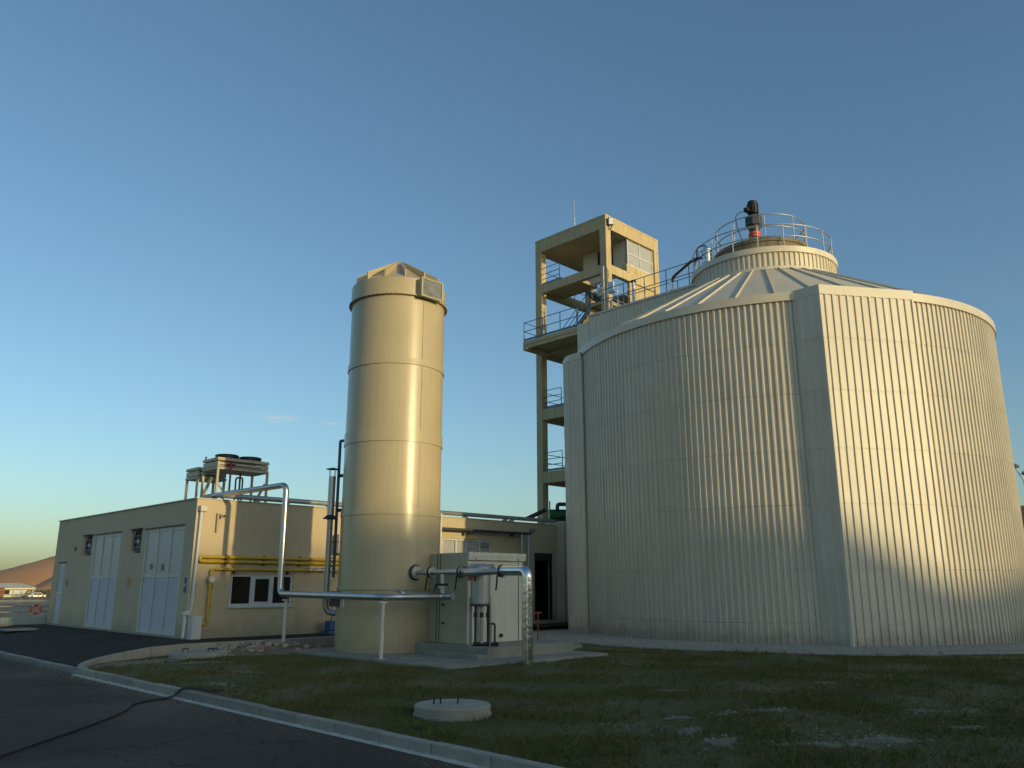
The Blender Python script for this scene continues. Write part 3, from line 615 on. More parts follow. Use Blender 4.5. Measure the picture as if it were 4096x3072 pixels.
# ================================================================== GAS PIPEWORK
PX = 14.0; PZ = 2.12
def flange(p, ax, r, t, m, parent, name='flange'):
    a = Vector(ax) * t / 2; p = Vector(p); return M().cyl(p - a, p + a, r, 18).build(name, m, parent)
gp = thing('gas_manifold', 'silver gas pipe with flanged valves leading out of the silo', 'pipe', (PX, 16, 2.1))
M().path([(PX, 17.78, PZ), (PX, 14.35, PZ)], .075, 16).build('pipe', 'galv', gp)
flange((PX, 17.70, PZ), (0, 1, 0), .21, .05, 'darkmetal', gp); flange((PX, 17.64, PZ), (0, 1, 0), .17, .05, 'cabinet', gp)
for y in (17.02, 15.83, 14.33):
    v = flange((PX, y, PZ), (0, 1, 0), .155, .05, 'black', gp, 'valve'); flange((PX, y - .05, PZ), (0, 1, 0), .145, .04, 'galv', gp)
    flange((PX, y + .05, PZ), (0, 1, 0), .145, .04, 'galv', gp)
    M().path(rounded([(PX - .05, y + .12, PZ - .08), (PX - .06, y + .13, PZ - .25), (PX - .12, y + .1, PZ - .45)], .08), .022, 8).build('valve_lever', 'black', gp)
for k in range(8):
    a = 2 * PI * k / 8; M().cyl((PX + .13 * math.cos(a), 17.59, PZ + .13 * math.sin(a)), (PX + .13 * math.cos(a), 17.68, PZ + .13 * math.sin(a)), .016, 6).build('bolt', 'galv', gp)
M().path([(PX, 16.55, PZ - .05), (PX, 16.55, PZ - .33)], .07, 14).build('tee_branch', 'galv', gp)
# bypass bow round the filter pot
M().path(rounded([(PX, 15.75, PZ), (PX - .18, 15.45, PZ - .02), (PX - .18, 14.85, PZ - .02), (PX, 14.5, PZ)], .2), .085, 14).build('bypass_bend', 'galv', gp)
gd = thing('foil_wrapped_downpipe', 'shiny foil wrapped downpipe bending from the manifold into the grass', 'pipe', (PX, 13.5, 0))
GY = 13.5
M().path(rounded([(PX, 14.27, PZ + .01), (PX, GY, PZ + .0), (PX, GY, 1.5)], .16, 7), .128, 20).build('elbow', 'foil', gd)
M().path([(PX, GY, 1.5), (PX, GY, .42)], .126, 20).build('jacket', 'foil', gd); M().path([(PX, GY, .44), (PX, GY, -.1)], .12, 20).build('jacket', 'foil', gd)
for z in (1.60, .62, .43): M().lathe(PX, GY, [(.12, z - .025), (.138, z - .02), (.138, z + .02), (.12, z + .025)], 20).build('clamp_band', 'foil', gd)
pt = thing('condensate_filter_pot', 'grey filter pot on slim legs in front of the white cabinet', 'filter', (14.37, 15.5, .31))
fx, fy = 14.37, 15.5
M().lathe(fx, fy, [(0, 1.30), (.235, 1.31), (.25, 1.34), (.25, 2.16)], 28).build('vessel', 'pipepaint', pt)
M().lathe(fx, fy, [(.25, 2.16), (.36, 2.165), (.36, 2.21), (.355, 2.212), (.36, 2.26), (.33, 2.30), (0, 2.33)], 28).build('lid', 'galv', pt)
for k in range(12):
    a = 2 * PI * k / 12; M().cyl((fx + .31 * math.cos(a), fy + .31 * math.sin(a), 2.14), (fx + .31 * math.cos(a), fy + .31 * math.sin(a), 2.31), .016, 6).build('bolt', 'darkmetal', pt)
for a in (R(-126.5 - 88), R(-126.5 + 70), R(60)):
    x, y = fx + .255 * math.cos(a), fy + .255 * math.sin(a); M().beam((x, y, .31), (x, y, 1.5), .06, .06).build('leg', 'pipepaint', pt)
M().lathe(fx, fy, [(.2, 1.28), (.26, 1.27), (.26, 1.31)], 20).build('bottom_flange', 'darkmetal', pt)
lx, ly = fx - .15, fy - .2
M().box(fx - .36, fx - .345, fy - .1, fy + .1, 1.9, 2.05).build('nameplate', 'signred', pt)
for k, (dx, dy) in enumerate(((-.05, .12), (.06, .01), (.17, -.10))):
    M().cyl((fx + dx - .08, fy + dy - .08, .38), (fx + dx - .08, fy + dy - .08, 1.28), .028 if k != 1 else .045, 10).build('drain_pipe', 'black' if k != 1 else 'pipepaint', pt)
    M().cyl((fx + dx - .08, fy + dy - .08, 1.0), (fx + dx - .08, fy + dy - .08, 1.12), .05, 10).build('union', 'black', pt)
M().path(rounded([(fx - .15, fy + .10, .36), (fx + .30, fy - .35, .36)], .05), .05, 10).build('drain_manifold', 'black', pt)
M().path(rounded([(fx + .10, fy - .19, .85), (fx + .22, fy - .30, .85), (fx + .22, fy - .30, .36)], .05), .025, 8).build('drain_pipe', 'black', pt)

pb = thing('long_gas_pipe', 'long silver gas pipe looping round the silo and rising over the roof edge', 'pipe', (12.26, 19, 0))
M().path(rounded([(PX + .02, 16.18, 1.50), (PX, 16.55, 1.5), (12.55, 16.62, 1.5), (12.26, 16.95, 1.5), (12.26, 21.75, 1.54), (12.26, 21.80, 4.70), (11.72, 24.95, 4.60), (11.66, 25.3, 4.58)], .22, 7), .088, 18).build('pipe', 'galv', pb)
M().path([(PX, 16.55, 1.55), (PX, 16.55, 1.82)], .07, 14).build('riser', 'galv', pb)
flange((PX, 16.55, 1.80), (0, 0, 1), .14, .06, 'black', pb, 'valve'); flange((PX, 16.55, 1.74), (0, 0, 1), .13, .04, 'galv', pb)
M().path([(PX - .1, 16.7, 1.82), (PX - .14, 16.75, 1.55)], .02, 8).build('valve_lever', 'black', pb)
M().path(rounded([(13.1, 17.05, 1.5), (13.1, 17.05, 1.62), (13.25, 17.5, 1.66)], .05), .05, 10).build('branch', 'galv', pb)
for (x, y, z0) in ((12.26, 16.75, .05), (12.30, 21.45, .0)):
    po = M().cyl((x, y, z0), (x, y, 1.36), .05, 12).build('support_post', 'cabinet', pb)
    M().box(x - .1, x + .1, y - .06, y + .06, 1.355, 1.40).build('saddle', 'cabinet', po)
    M().box(x - .1, x + .1, y - .1, y + .1, z0 - .01, z0 + .015).build('foot_plate', 'galv', po)
bj = thing('junction_boxes', 'dark and white junction boxes fixed to the side of the silo', 'box', (12.95, 19.8, 1.5))
M().box(12.70, 12.83, 19.35, 19.85, 1.22, 1.62).build('box', 'darkmetal', bj, bevel=.02)
M().box(12.70, 12.82, 19.15, 19.32, 1.18, 1.60).build('box', 'cabinet', bj, bevel=.02)

# ================================================================== MAIN BUILDING
BX0, BX1, BY0, BY1, BZ0, BZ1 = 10.95, 27.78, 24.88, 38.3, .2, 4.42
bd = thing('service_building', 'long low beige plant building with flat roof and tall white doors', 'building', (BX0, BY0, BZ0))
# west wall (facing -X) with recesses for doors and fans, and south wall with window and doorway: walls cut into panels around openings
openW = [(25.62, 28.72, .27, 3.62), (29.05, 30.05, 2.86, 3.68), (30.98, 33.78, .27, 3.64), (33.98, 34.98, 2.9, 3.68), (36.75, 37.62, .27, 2.66)]
openS = [(12.27, 14.48, 1.14, 2.12), (21.0, 23.68, 1.6, 3.60), (26.28, 27.46, .30, 3.16)]
def wall_with_openings(axis, pos, a0, a1, z0, z1, ops, th, m, parent, name='wall'):
    mm = M(); cuts = sorted(set([a0, a1] + [c for o in ops for c in o[:2]]))
    for u0, u1 in zip(cuts[:-1], cuts[1:]):
        uc = (u0 + u1) / 2; zz = [z0]; spans = sorted([(o[2], o[3]) for o in ops if o[0] < uc < o[1]]); cur = z0
        segs = []
        for s0, s1 in spans:
            if s0 > cur: segs.append((cur, s0))
            cur = s1
        if cur < z1: segs.append((cur, z1))
        for s0, s1 in segs:
            if axis == 'x': mm.box(pos, pos + th, u0, u1, s0, s1)
            else: mm.box(u0, u1, pos, pos + th, s0, s1)
    o = mm.build(name, m, parent)
    # merge into one clean skin
    b = bmesh.new(); b.from_mesh(o.data); bmesh.ops.remove_doubles(b, verts=b.verts, dist=1e-4)
    seen = {}; kill = []
    for f_ in b.faces:
        k = tuple(sorted(v.index for v in f_.verts))
        if k in seen: kill += [f_, seen[k]]
        seen[k] = f_
    bmesh.ops.delete(b, geom=list(set(kill)), context='FACES'); b.to_mesh(o.data); b.free()
    return o
wall_with_openings('x', BX0, BY0, BY1, BZ0 - .3, BZ1, openW, .28, 'plaster', bd)
wall_with_openings('y', BY0 + .001, BX0 + .282, BX1, BZ0 - .3, BZ1 - .002, openS, .28, 'plaster', bd)
M().box(BX0 + .282, BX1, BY1 - .28, BY1, -.1, BZ1 - .003).build('wall', 'plaster', bd)
M().box(BX1 - .28, BX1 - .001, BY0 + .285, BY1 - .281, -.1, BZ1 - .003).build('wall', 'plaster', bd)
M().box(BX0 + .3, BX1 - .3, BY0 + .3, BY1 - .3, BZ1 - .35, BZ1 - .15).build('roof', 'concrete', bd)
# thin dark drip edge
M().box(BX0 - .05, BX1 + .02, BY0 - .04, BY0 + .3, BZ1 + .002, BZ1 + .03).box(BX0 - .05, BX0 + .3, BY0 + .3, BY1 + .04, BZ1 + .002, BZ1 + .03).build('roof_edge', 'cabinet', bd)
M().box(BX0 - .02, BX0 - .001, BY0, BY1, .18, .27).build('plinth', 'concrete', bd)
# fine plaster joints, tall doors
def tall_door(y0, y1, z0, z1, zm):
    d = M().box(BX0 + .05, BX0 + .07, y0 + .02, y1 - .02, z0, z1).build('door', 'doorpaint', bd)
    n3 = 3; wv = (y1 - y0) / n3; X0 = BX0 + .018
    for i in range(n3 + 1):
        y = y0 + wv * i; y = min(max(y, y0 + .05), y1 - .05)
        M().box(X0 - .012, X0 + .031, y - .05, y + .05, z0, z1).build('stile', 'doorpaint', d)
    for i in range(n3):
        a, b = y0 + wv * i + .05, y0 + wv * (i + 1) - .05
        if i == 0: a += .05
        if i == n3 - 1: b -= .05
        for zz in (z0, zm, z1 - .11): M().box(X0 + .002, X0 + .031, a + .001, b - .001, zz, zz + .11).build('rail', 'doorpaint', d)
        M().box(X0 + .02, X0 + .031, a + .002, b - .002, zm + .111, z1 - .112).build('panel', 'frost', d)
        ns = 22
        for k in range(ns):
            za = z0 + .112 + (zm - z0 - .115) * k / ns; zb_ = za + (zm - z0 - .115) / ns * .8
            M().add([(X0 + .004, a + .003, za), (X0 + .004, b - .003, za), (X0 + .028, b - .003, zb_), (X0 + .028, a + .003, zb_), (X0 + .03, a + .003, za), (X0 + .03, b - .003, za)], [(0, 3, 2, 1), (0, 1, 5, 4)]).build('louvre', 'louvre', d)
    return d
d1 = tall_door(25.62, 28.72, .27, 3.62, 2.02); d2 = tall_door(30.98, 33.78, .27, 3.64, 2.02)
M().box(BX0 + .008, BX0 + .016, 27.98, 28.10, 2.3, 2.48).build('warning_sign', 'signred', d1); M().box(BX0 + .008, BX0 + .016, 27.05, 27.19, 2.25, 2.47).build('warning_sign', 'signred', d1)
d3 = M().box(BX0 + .04, BX0 + .07, 36.77, 37.60, .27, 2.65).build('door', 'doorpaint', bd)
for z0, z1 in ((1.55, 2.5), (.4, 1.4)):
    for k in range(12): 
        za = z0 + (z1 - z0) * k / 12
        M().add([(BX0 + .02, 36.88, za), (BX0 + .02, 37.49, za), (BX0 + .039, 37.49, za + .06), (BX0 + .039, 36.88, za + .06)], [(0, 3, 2, 1)]).build('louvre', 'louvre', d3)
M().box(BX0 + .01, BX0 + .039, 36.8, 37.57, 1.42, 1.52).build('rail', 'whitepvc', d3); M().box(BX0 + .01, BX0 + .039, 36.8, 37.57, 2.55, 2.64).build('rail', 'whitepvc', d3)
for (y0, y1, z0, z1) in (openW[1], openW[3]):
    cy, cz = (y0 + y1) / 2, (z0 + z1) / 2
    fa = M().box(BX0 + .12, BX0 + .14, y0, y1, z0, z1).build('wall_fan', 'frost', bd)
    M().cyl((BX0 + .112, cy, cz), (BX0 + .119, cy, cz), .385, 28).build('fan_throat', 'black', fa)
    P = [(BX0 + .09, cy + .40 * math.cos(2 * PI * k / 28), cz + .40 * math.sin(2 * PI * k / 28)) for k in range(28)]
    M().path(P, .03, 8, closed=True).build('fan_ring', 'fanblade', fa)
    for k in range(5):
        a = 2 * PI * k / 5; c, s_ = math.cos(a), math.sin(a)
        M().add([(BX0 + .08, cy + .08 * c - .03 * s_, cz + .08 * s_ + .03 * c), (BX0 + .08, cy + .38 * c - .1 * s_, cz + .38 * s_ + .1 * c), (BX0 + .11, cy + .38 * c + .1 * s_, cz + .38 * s_ - .1 * c), (BX0 + .11, cy + .08 * c + .03 * s_, cz + .08 * s_ - .03 * c)], [(0, 1, 2, 3)]).build('fan_blade', 'fanblade', fa)
    M().cyl((BX0 + .06, cy, cz), (BX0 + .111, cy, cz), .07, 14).build('fan_hub', 'whitepvc', fa)
    for k in range(3):
        z = z0 + .2 + .2 * k; M().cyl((BX0 + .05, y0, z), (BX0 + .05, y1, z), .008, 6).build('guard_wire', 'galv', fa)
    M().box(BX0 - .06, BX0 - .001, y0 - .03, y1 + .03, z1 + .01, z1 + .03).build('hood', 'darkmetal', fa)
for nm, y0, y1, z0, z1, m in (('wall_sign', 29.65, 29.95, 1.75, 2.05, 'signorange'), ('wall_sign', 25.1, 25.25, 1.83, 2.02, 'signblue'), ('wall_sign', 25.08, 25.26, 1.55, 1.75, 'signblue'), ('wall_sign', 36.2, 36.45, 1.75, 2.0, 'signred')):
    M().box(BX0 - .012, BX0 - .001, y0, y1, z0, z1).build(nm, m, bd)
M().cyl((BX0 - .02, 35.8, 3.2), (BX0 - .001, 35.8, 3.2), .09, 14).build('vent_hole', 'rust', bd)
for y0, y1, z in ((25.6, 28.75, 3.64), (30.95, 33.8, 3.66), (36.7, 37.65, 2.68)): M().box(BX0 - .05, BX0 - .001, y0, y1, z, z + .03).build('door_drip', 'darkmetal', bd)
# south window
W0, W1, WZ0, WZ1 = openS[0]
wn_ = M().box(W0 - .05, W1 + .05, BY0 - .07, BY0 + .2, WZ0 - .06, WZ0 - .001).build('window', 'whitepvc', bd)
M().box(W0, W1, BY0 + .04, BY0 + .1, WZ0, WZ0 + .07).build('frame', 'whitepvc', wn_); M().box(W0, W1, BY0 + .04, BY0 + .1, WZ1 - .07, WZ1).build('frame', 'whitepvc', wn_)
for x in (W0, W0 + .70, W0 + 1.44, W1 - .07): M().box(x, x + .075, BY0 + .041, BY0 + .099, WZ0 + .07, WZ1 - .07).build('frame', 'whitepvc', wn_)
M().box(W0 + .776, W0 + .86, BY0 + .03, BY0 + .09, WZ0 + .07, WZ1 - .07).box(W0 + 1.36, W0 + 1.439, BY0 + .03, BY0 + .09, WZ0 + .07, WZ1 - .07).box(W0 + .861, W0 + 1.359, BY0 + .03, BY0 + .09, WZ1 - .14, WZ1 - .071).box(W0 + .861, W0 + 1.359, BY0 + .03, BY0 + .09, WZ0 + .071, WZ0 + .12).build('sash', 'whitepvc', wn_)
for x0, x1 in ((W0 + .076, W0 + .70), (W0 + .861, W0 + 1.359), (W0 + 1.516, W1 - .071)): M().box(x0, x1, BY0 + .07, BY0 + .08, WZ0 + .071, WZ1 - .071).build('pane', 'glassdark', wn_)
M().box(W0 - .2, W1 + .2, BY0 + .6, BY0 + .64, .4, 3).build('backing_sheet', 'black', wn_)  # plain black sheet standing inside, behind the panes
# high windows right of the silo
hw = M().box(21.0, 23.68, BY0 + .12, BY0 + .14, 1.6, 3.6).build('window', 'frost', bd)
for x in (21.0, 21.72, 22.25, 23.0, 23.6): M().box(x, x + .08, BY0 + .06, BY0 + .119, 1.6, 3.53).build('frame', 'whitepvc', hw)
M().box(21.0, 23.68, BY0 + .055, BY0 + .118, 3.531, 3.6).build('frame', 'whitepvc', hw)
M().box(23.09, 23.59, BY0 + .05, BY0 + .118, 3.3, 3.45).build('vent_grille', 'galv', hw)
# open doorway
dw = M().box(26.28, 27.46, BY0 + .02, BY0 + .2, 2.84, 3.158).build('doorway', 'darkmetal', bd)
M().box(26.29, 26.36, BY0 + .03, BY0 + .15, .30, 2.838).box(27.38, 27.45, BY0 + .03, BY0 + .15, .30, 2.838).build('frame', 'darkmetal', dw)
M().box(26.1, 27.6, BY0 + 1.6, BY0 + 1.65, .2, 3.3).box(26.1, 26.15, BY0 + .285, BY0 + 1.6, .2, 3.3).box(27.49, 27.495, BY0 + .285, BY0 + 1.6, .2, 3.3).box(26.15, 27.49, BY0 + .285, BY0 + 1.6, 3.2, 3.3).build('black_niche', 'black', dw)  # black niche panels added, darkness of the unlit inside put into their colour
M().box(25.2, 27.75, 24.1, BY0 - .002, -.2, .28).build('door_step', 'concrete', bd, bevel=.02)
# bracket canopy with small lamps
cn = thing('cable_canopy', 'slim dark canopy rail with little lamps and white end posts on the beige wall', 'canopy', (23, 24.5, 4))
M().box(19.7, 25.6, 24.42, 24.80, 3.90, 3.98).build('rail', 'darkmetal', cn)
for x in (22.1, 24.5): M().lathe(x, 24.5, [(0, 3.76), (.07, 3.77), (.09, 3.86), (.04, 3.899)], 10).build('lamp', 'black', cn)
for x in (19.85, 20.15): M().cyl((x, 24.0, .1), (x, 24.0, 4.42), .045, 10).build('post', 'whitepvc', cn)
M().cyl((19.8, 24.0, 4.42), (20.2, 24.0, 4.42), .045, 10).build('post_head', 'whitepvc', cn)
for x in (25.1, 25.5): M().cyl((x, 24.5, .1), (x, 24.5, 3.9), .04, 10).build('post', 'whitepvc', cn)
cd = thing('conduit_drop', 'grey conduit dropping down the wall beside the dark doorway', 'conduit', (25.8, 24.8, 3))
M().path(rounded([(26.1, 24.83, 4.15), (25.85, 24.83, 4.1), (25.85, 24.83, 2.2), (25.6, 24.83, 2.0), (25.6, 24.83, .3)], .1), .03, 8).build('conduit', 'galv', cd)
M().box(25.95, 26.25, 24.78, 24.87, 4.05, 4.2).build('box', 'galv', cd)
# AC unit
ac = thing('air_conditioner', 'beige outdoor air conditioner high on the wall beside the silo', 'air conditioner', (16.3, 24.6, 3))
M().box(15.95, 16.75, 24.5, 24.80, 2.86, 3.52).build('case', 'cabinet', ac, bevel=.02); M().cyl((16.3, 24.49, 3.19), (16.3, 24.499, 3.19), .25, 20).build('fan_grille', 'darkmetal', ac)
for x in (16.05, 16.6): M().box(x, x + .04, 24.5, 24.87, 2.80, 2.855).build('bracket', 'darkmetal', ac)
# blue pump at the wall foot
bp_ = thing('blue_pump', 'small blue pump at the foot of the wall beside the silo', 'pump', (15.75, 24.4, .2))
M().box(15.6, 15.9, 24.25, 24.6, .3, .62).build('body', 'blue', bp_, bevel=.04); M().box(15.55, 15.95, 24.2, 24.65, .2, .295).build('foot', 'blue', bp_)
M().cyl((15.75, 24.4, .62), (15.75, 24.4, 1.2), .015, 6).build('cable', 'black', bp_); M().cyl((15.9, 24.35, .48), (16.1, 24.3, .48), .07, 10).build('inlet', 'darkmetal', bp_)
# rain downpipe at the corner
dp = thing('rain_downpipe', 'white rain downpipe with a hopper head at the building corner', 'downpipe', (11.05, 24.75, .2))
M().box(11.0, 11.22, 24.68, 24.875, 4.02, 4.2).build('hopper', 'cabinet', dp, bevel=.02)
M().path(rounded([(11.08, 24.80, 4.03), (11.04, 24.80, 1.05), (10.86, 24.80, .95), (10.86, 24.82, .25)], .06), .05, 10).build('pipe', 'whitepvc', dp)
M().box(10.78, 10.99, 24.72, 24.88, .92, 1.0).build('offset_collar', 'whitepvc', dp)
gm = thing('gas_meter_box', 'white gas meter box standing at the building corner', 'box', (11.1, 24.7, .2))
M().box(10.98, 11.28, 24.5, 24.87, .2, .88).build('case', 'whitepvc', gm, bevel=.015); M().box(11.0, 11.26, 24.488, 24.499, .5, .85).build('door', 'whitepvc', gm); M().box(11.0, 11.26, 24.488, 24.499, .23, .48).build('door', 'whitepvc', gm)
cc = thing('wall_camera', 'small white security camera on the sunlit wall near the corner', 'camera', (11.7, 24.7, 3.95))
M().box(11.6, 11.66, 24.78, 24.879, 3.4, 4.0).build('cable_duct', 'plaster', cc); M().cyl((11.72, 24.86, 3.95), (11.74, 24.62, 3.9), .05, 10).build('body', 'cabinet', cc); M().cyl((11.74, 24.62, 3.9), (11.741, 24.6, 3.898), .04, 10).build('lens', 'black', cc)

# ---------------- yellow gas pipes
yp = thing('yellow_gas_pipe_loop', 'upper yellow gas pipe folded into a long hairpin along the wall', 'gas pipe', (14, 24.7, 2.5))
M().path(rounded([(17.2, 24.76, 2.64), (11.15, 24.76, 2.64), (11.15, 24.76, 2.50), (17.2, 24.76, 2.50)], .07, 6), .05, 12).build('pipe', 'yellow', yp)
for x in (12.0, 13.3, 14.6, 15.9): M().box(x, x + .03, 24.74, 24.878, 2.40, 2.72).build('bracket', 'rust', yp)
y2 = thing('yellow_gas_supply_pipe', 'lower yellow gas pipe turning down the wall to the meter box', 'gas pipe', (13, 24.7, 2.2))
M().path(rounded([(17.0, 24.76, 2.27), (11.55, 24.76, 2.27), (11.55, 24.76, .64), (11.28, 24.76, .62)], .09, 6), .042, 12).build('pipe', 'yellow', y2)
for z in (1.78, 1.45, 1.2): M().lathe(11.55, 24.76, [(.045, z - .1), (.065, z - .09), (.065, z + .05), (.045, z + .06)], 14).build('fitting', 'yellow', y2)
M().cyl((11.55, 24.66, 1.95), (11.55, 24.80, 1.95), .11, 18).build('meter', 'galv', y2); M().cyl((11.55, 24.648, 1.95), (11.55, 24.659, 1.95), .09, 18).build('dial', 'paper', y2)
for x in (15.0, 15.25, 15.5, 15.8): flange((x, 24.76, 2.27), (1, 0, 0), .085, .05, 'foil', y2, 'coupling')
M().cyl((15.28, 24.76, 2.27), (15.5, 24.76, 2.27), .065, 14).build('flex_joint', 'foil', y2)
for x in (12.3, 14.2): M().box(x, x + .03, 24.74, 24.878, 2.12, 2.33).build('bracket', 'rust', y2)
# ---------------- roof pipe along the edge
rp2 = thing('roof_edge_pipe', 'long grey pipe on short supports along the building roof edge', 'pipe', (19, 25.1, 4.5))
M().path([(11.75, 25.12, 4.60), (27.9, 25.12, 4.63)], .085, 14).build('pipe', 'pipepaint', rp2)
for x in (13.0, 14.1, 15.8, 18.0, 20.2, 22.3, 24.6, 25.0, 27.0): M().box(x, x + .14, 25.02, 25.22, 4.43, 4.53).build('support', 'concrete', rp2)

# ---------------- cooler on the roof
ck = thing('dry_cooler', 'beige dry cooler with two black fans on a steel stand on the roof', 'cooler', (12.9, 26.4, 4.4))
def cooler_unit(x0, x1, y0, y1, z0, z1, parent, fans):
    M().box(x0, x1, y0, y1, z1 - .10, z1).build('top_tray', 'cooler', parent, bevel=.01)
    M().box(x0 + .02, x1 - .02, y0 + .02, y1 - .02, z0 + .1, z1 - .13).build('coil', 'cooler', parent)
    M().box(x0, x1, y0, y1, z0, z0 + .08).build('bottom_tray', 'cooler', parent, bevel=.01)
    M().box(x0 + .1, x1 - .5, y0 + .008, y0 + .019, z1 - .16, z1 - .135).build('slot', 'black', parent)
    M().box(x0 + .1, x1 - .3, y0 + .006, y0 + .019, z0 + .13, z0 + .16).build('slot', 'black', parent)
    for fx_ in fans:
        cy_ = (y0 + y1) / 2
        f0 = M().lathe(fx_, cy_, [(.40, z1), (.385, z1 + .04), (.385, z1 + .14), (.40, z1 + .155), (.36, z1 + .155), (.35, z1 + .02)], 24).build('fan_housing', 'black', parent)
        for k in range(5):
            a = 2 * PI * k / 5; M().beam((fx_ + .06 * math.cos(a), cy_ + .06 * math.sin(a), z1 + .12), (fx_ + .34 * math.cos(a), cy_ + .34 * math.sin(a), z1 + .11), .14, .012).build('fan_blade', 'darkmetal', f0)
        for r_ in (.12, .24, .36): M().path([(fx_ + r_ * math.cos(2 * PI * k / 20), cy_ + r_ * math.sin(2 * PI * k / 20), z1 + .165) for k in range(20)], .008, 6, closed=True).build('guard_ring', 'black', f0)
cooler_unit(11.92, 13.8, 25.8, 26.95, 5.55, 5.95, ck, (12.5, 13.35))
for x in (11.94, 13.74):
    for y in (25.82, 26.9): M().box(x, x + .07, y, y + .07, 4.2, 5.549).build('leg', 'cooler', ck)
M().box(11.92, 13.82, 25.81, 25.9, 4.62, 4.76).build('base_beam', 'cooler', ck); M().box(11.93, 12.02, 25.91, 26.95, 4.62, 4.74).build('base_beam', 'cooler', ck)
for (a, b) in (((11.97, 25.95, 5.2), (12.35, 25.86, 4.66)), ((13.76, 25.95, 5.2), (13.45, 25.86, 4.66)), ((11.97, 26.3, 5.3), (11.97, 26.85, 4.66))): M().beam(a, b, .09, .05).build('brace', 'cooler', ck)
for x in (12.0, 13.75): M().cyl((x, 26.9, 5.95), (x, 26.9, 6.08), .03, 8).build('lifting_eye', 'darkmetal', ck)
ck2 = thing('rear_dry_cooler', 'second lower beige cooler behind the fan cooler at the roof corner', 'cooler', (12.4, 28, 4.4))
cooler_unit(11.92, 13.0, 27.3, 28.25, 5.36, 5.76, ck2, ())
for x in (11.94, 12.9):
    for y in (27.32, 28.16): M().box(x, x + .07, y, y + .07, 4.2, 5.359).build('leg', 'cooler', ck2)
hp = thing('red_cooling_pipes', 'red and dark cooling water pipes hanging under the roof cooler', 'pipe', (12.9, 26, 5))
M().path(rounded([(12.35, 25.74, 5.75), (12.35, 25.70, 5.75), (12.35, 25.70, 4.8)], .05), .035, 8).build('pipe', 'red', hp)
M().path(rounded([(12.2, 25.72, 5.72), (12.52, 25.72, 5.72)], .02), .03, 8).build('header', 'red', hp)
M().path([(13.05, 26.4, 5.55), (13.05, 26.4, 4.5)], .035, 8).build('pipe', 'red', hp); M().path(rounded([(12.95, 26.5, 4.5), (12.95, 26.5, 5.4), (13.2, 26.5, 5.42), (13.2, 26.5, 4.5)], .08), .03, 8).build('pipe', 'darkmetal', hp)
# ---------------- clad box between building and tank, green blower
cx_ = thing('clad_link_box', 'pale ribbed metal box filling the gap between building and tank', 'enclosure', (28.5, 24.9, 0))
M().box(27.80, 29.9, 24.45, 27.0, -.1, 4.60).build('core', 'flash', cx_); flat_clad((27.79, 27.0), (27.79, 24.44), .0, 4.55, 13, cx_, per=13); flat_clad((27.79, 24.44), (29.9, 24.44), .0, 4.55, 10, cx_, per=5)
gb = thing('green_blower', 'green blower with dark pipework on the roof beside the tower column', 'blower', (28.6, 25.6, 4.6))
M().path([(28.15, 25.7, 4.95), (28.95, 25.0, 4.95)], .28, 18).build('casing', 'green', gb); M().path(rounded([(28.3, 25.3, 5.2), (28.3, 25.3, 5.45), (29.0, 24.7, 5.45), (29.0, 24.7, 4.6)], .15), .09, 12).build('pipe', 'darkmetal', gb)
M().path([(27.2, 26.3, 4.75), (28.1, 25.9, 5.2)], .1, 10).build('inlet', 'darkmetal', gb); M().cyl((28.1, 25.6, 5.2), (28.1, 25.6, 5.6), .03, 8).build('gauge', 'darkmetal', gb)
M().box(28.0, 29.1, 24.8, 25.9, 4.61, 4.7).build('base', 'darkmetal', gb)
# red standpipe
rs = thing('red_standpipe', 'thin red hydrant standpipe beside the foil wrapped pipe', 'standpipe', (18.4, 17.3, .06))
M().cyl((18.4, 17.3, .06), (18.4, 17.3, 1.0), .022, 8).build('pipe', 'red', rs); M().cyl((18.4, 17.3, .06), (18.4, 17.3, .14), .09, 10).build('foot', 'red', rs); M().beam((18.32, 17.38, .98), (18.48, 17.22, .98), .05, .05).build('handle', 'red', rs)

# ================================================================== LAWN FURNITURE
mh = thing('manhole_ring', 'round concrete manhole ring with cover standing proud of the grass', 'manhole', (8.12, 9.33, 0))
M().lathe(8.12, 9.33, [(.56, -.1), (.56, .02), (.54, .03)], 40).build('lower_ring', 'concrete', mh); M().lathe(8.12, 9.33, [(.5, .03), (.545, .031), (.55, .12), (.53, .138), (0, .142)], 40).build('cover', 'concrete', mh)
for (dx, dy, tx) in ((-.2, .18, .03), (-.12, .12, -.02), (.06, -.04, .04)): M().path([(8.12 + dx, 9.33 + dy, .13), (8.12 + dx + tx * .4, 9.33 + dy, .24)], .012, 6).build('lifting_bar', 'black', mh)
m2_ = thing('buried_cover', 'flat round concrete cover with iron lugs beside the stone rubble', 'manhole', (9.7, 21.1, 0))
M().lathe(9.7, 21.1, [(.72, -.1), (.72, .10), (.68, .125), (0, .13)], 40).build('cover', 'concrete', m2_)
for dx, dy in ((-.25, .25), (.22, -.2)): M().path(rounded([(9.7 + dx - .05, 21.1 + dy + .05, .12), (9.7 + dx - .05, 21.1 + dy + .05, .2), (9.7 + dx + .05, 21.1 + dy - .05, .2), (9.7 + dx + .05, 21.1 + dy - .05, .12)], .03), .014, 6).build('lug', 'black', m2_)
M().box(8.55, 9.6, 34.4, 35.5, .16, .215).build('floor_hatch', 'concrete', bevel=.01, label='pale flat concrete hatch in the dark apron by the far railing', category='hatch')
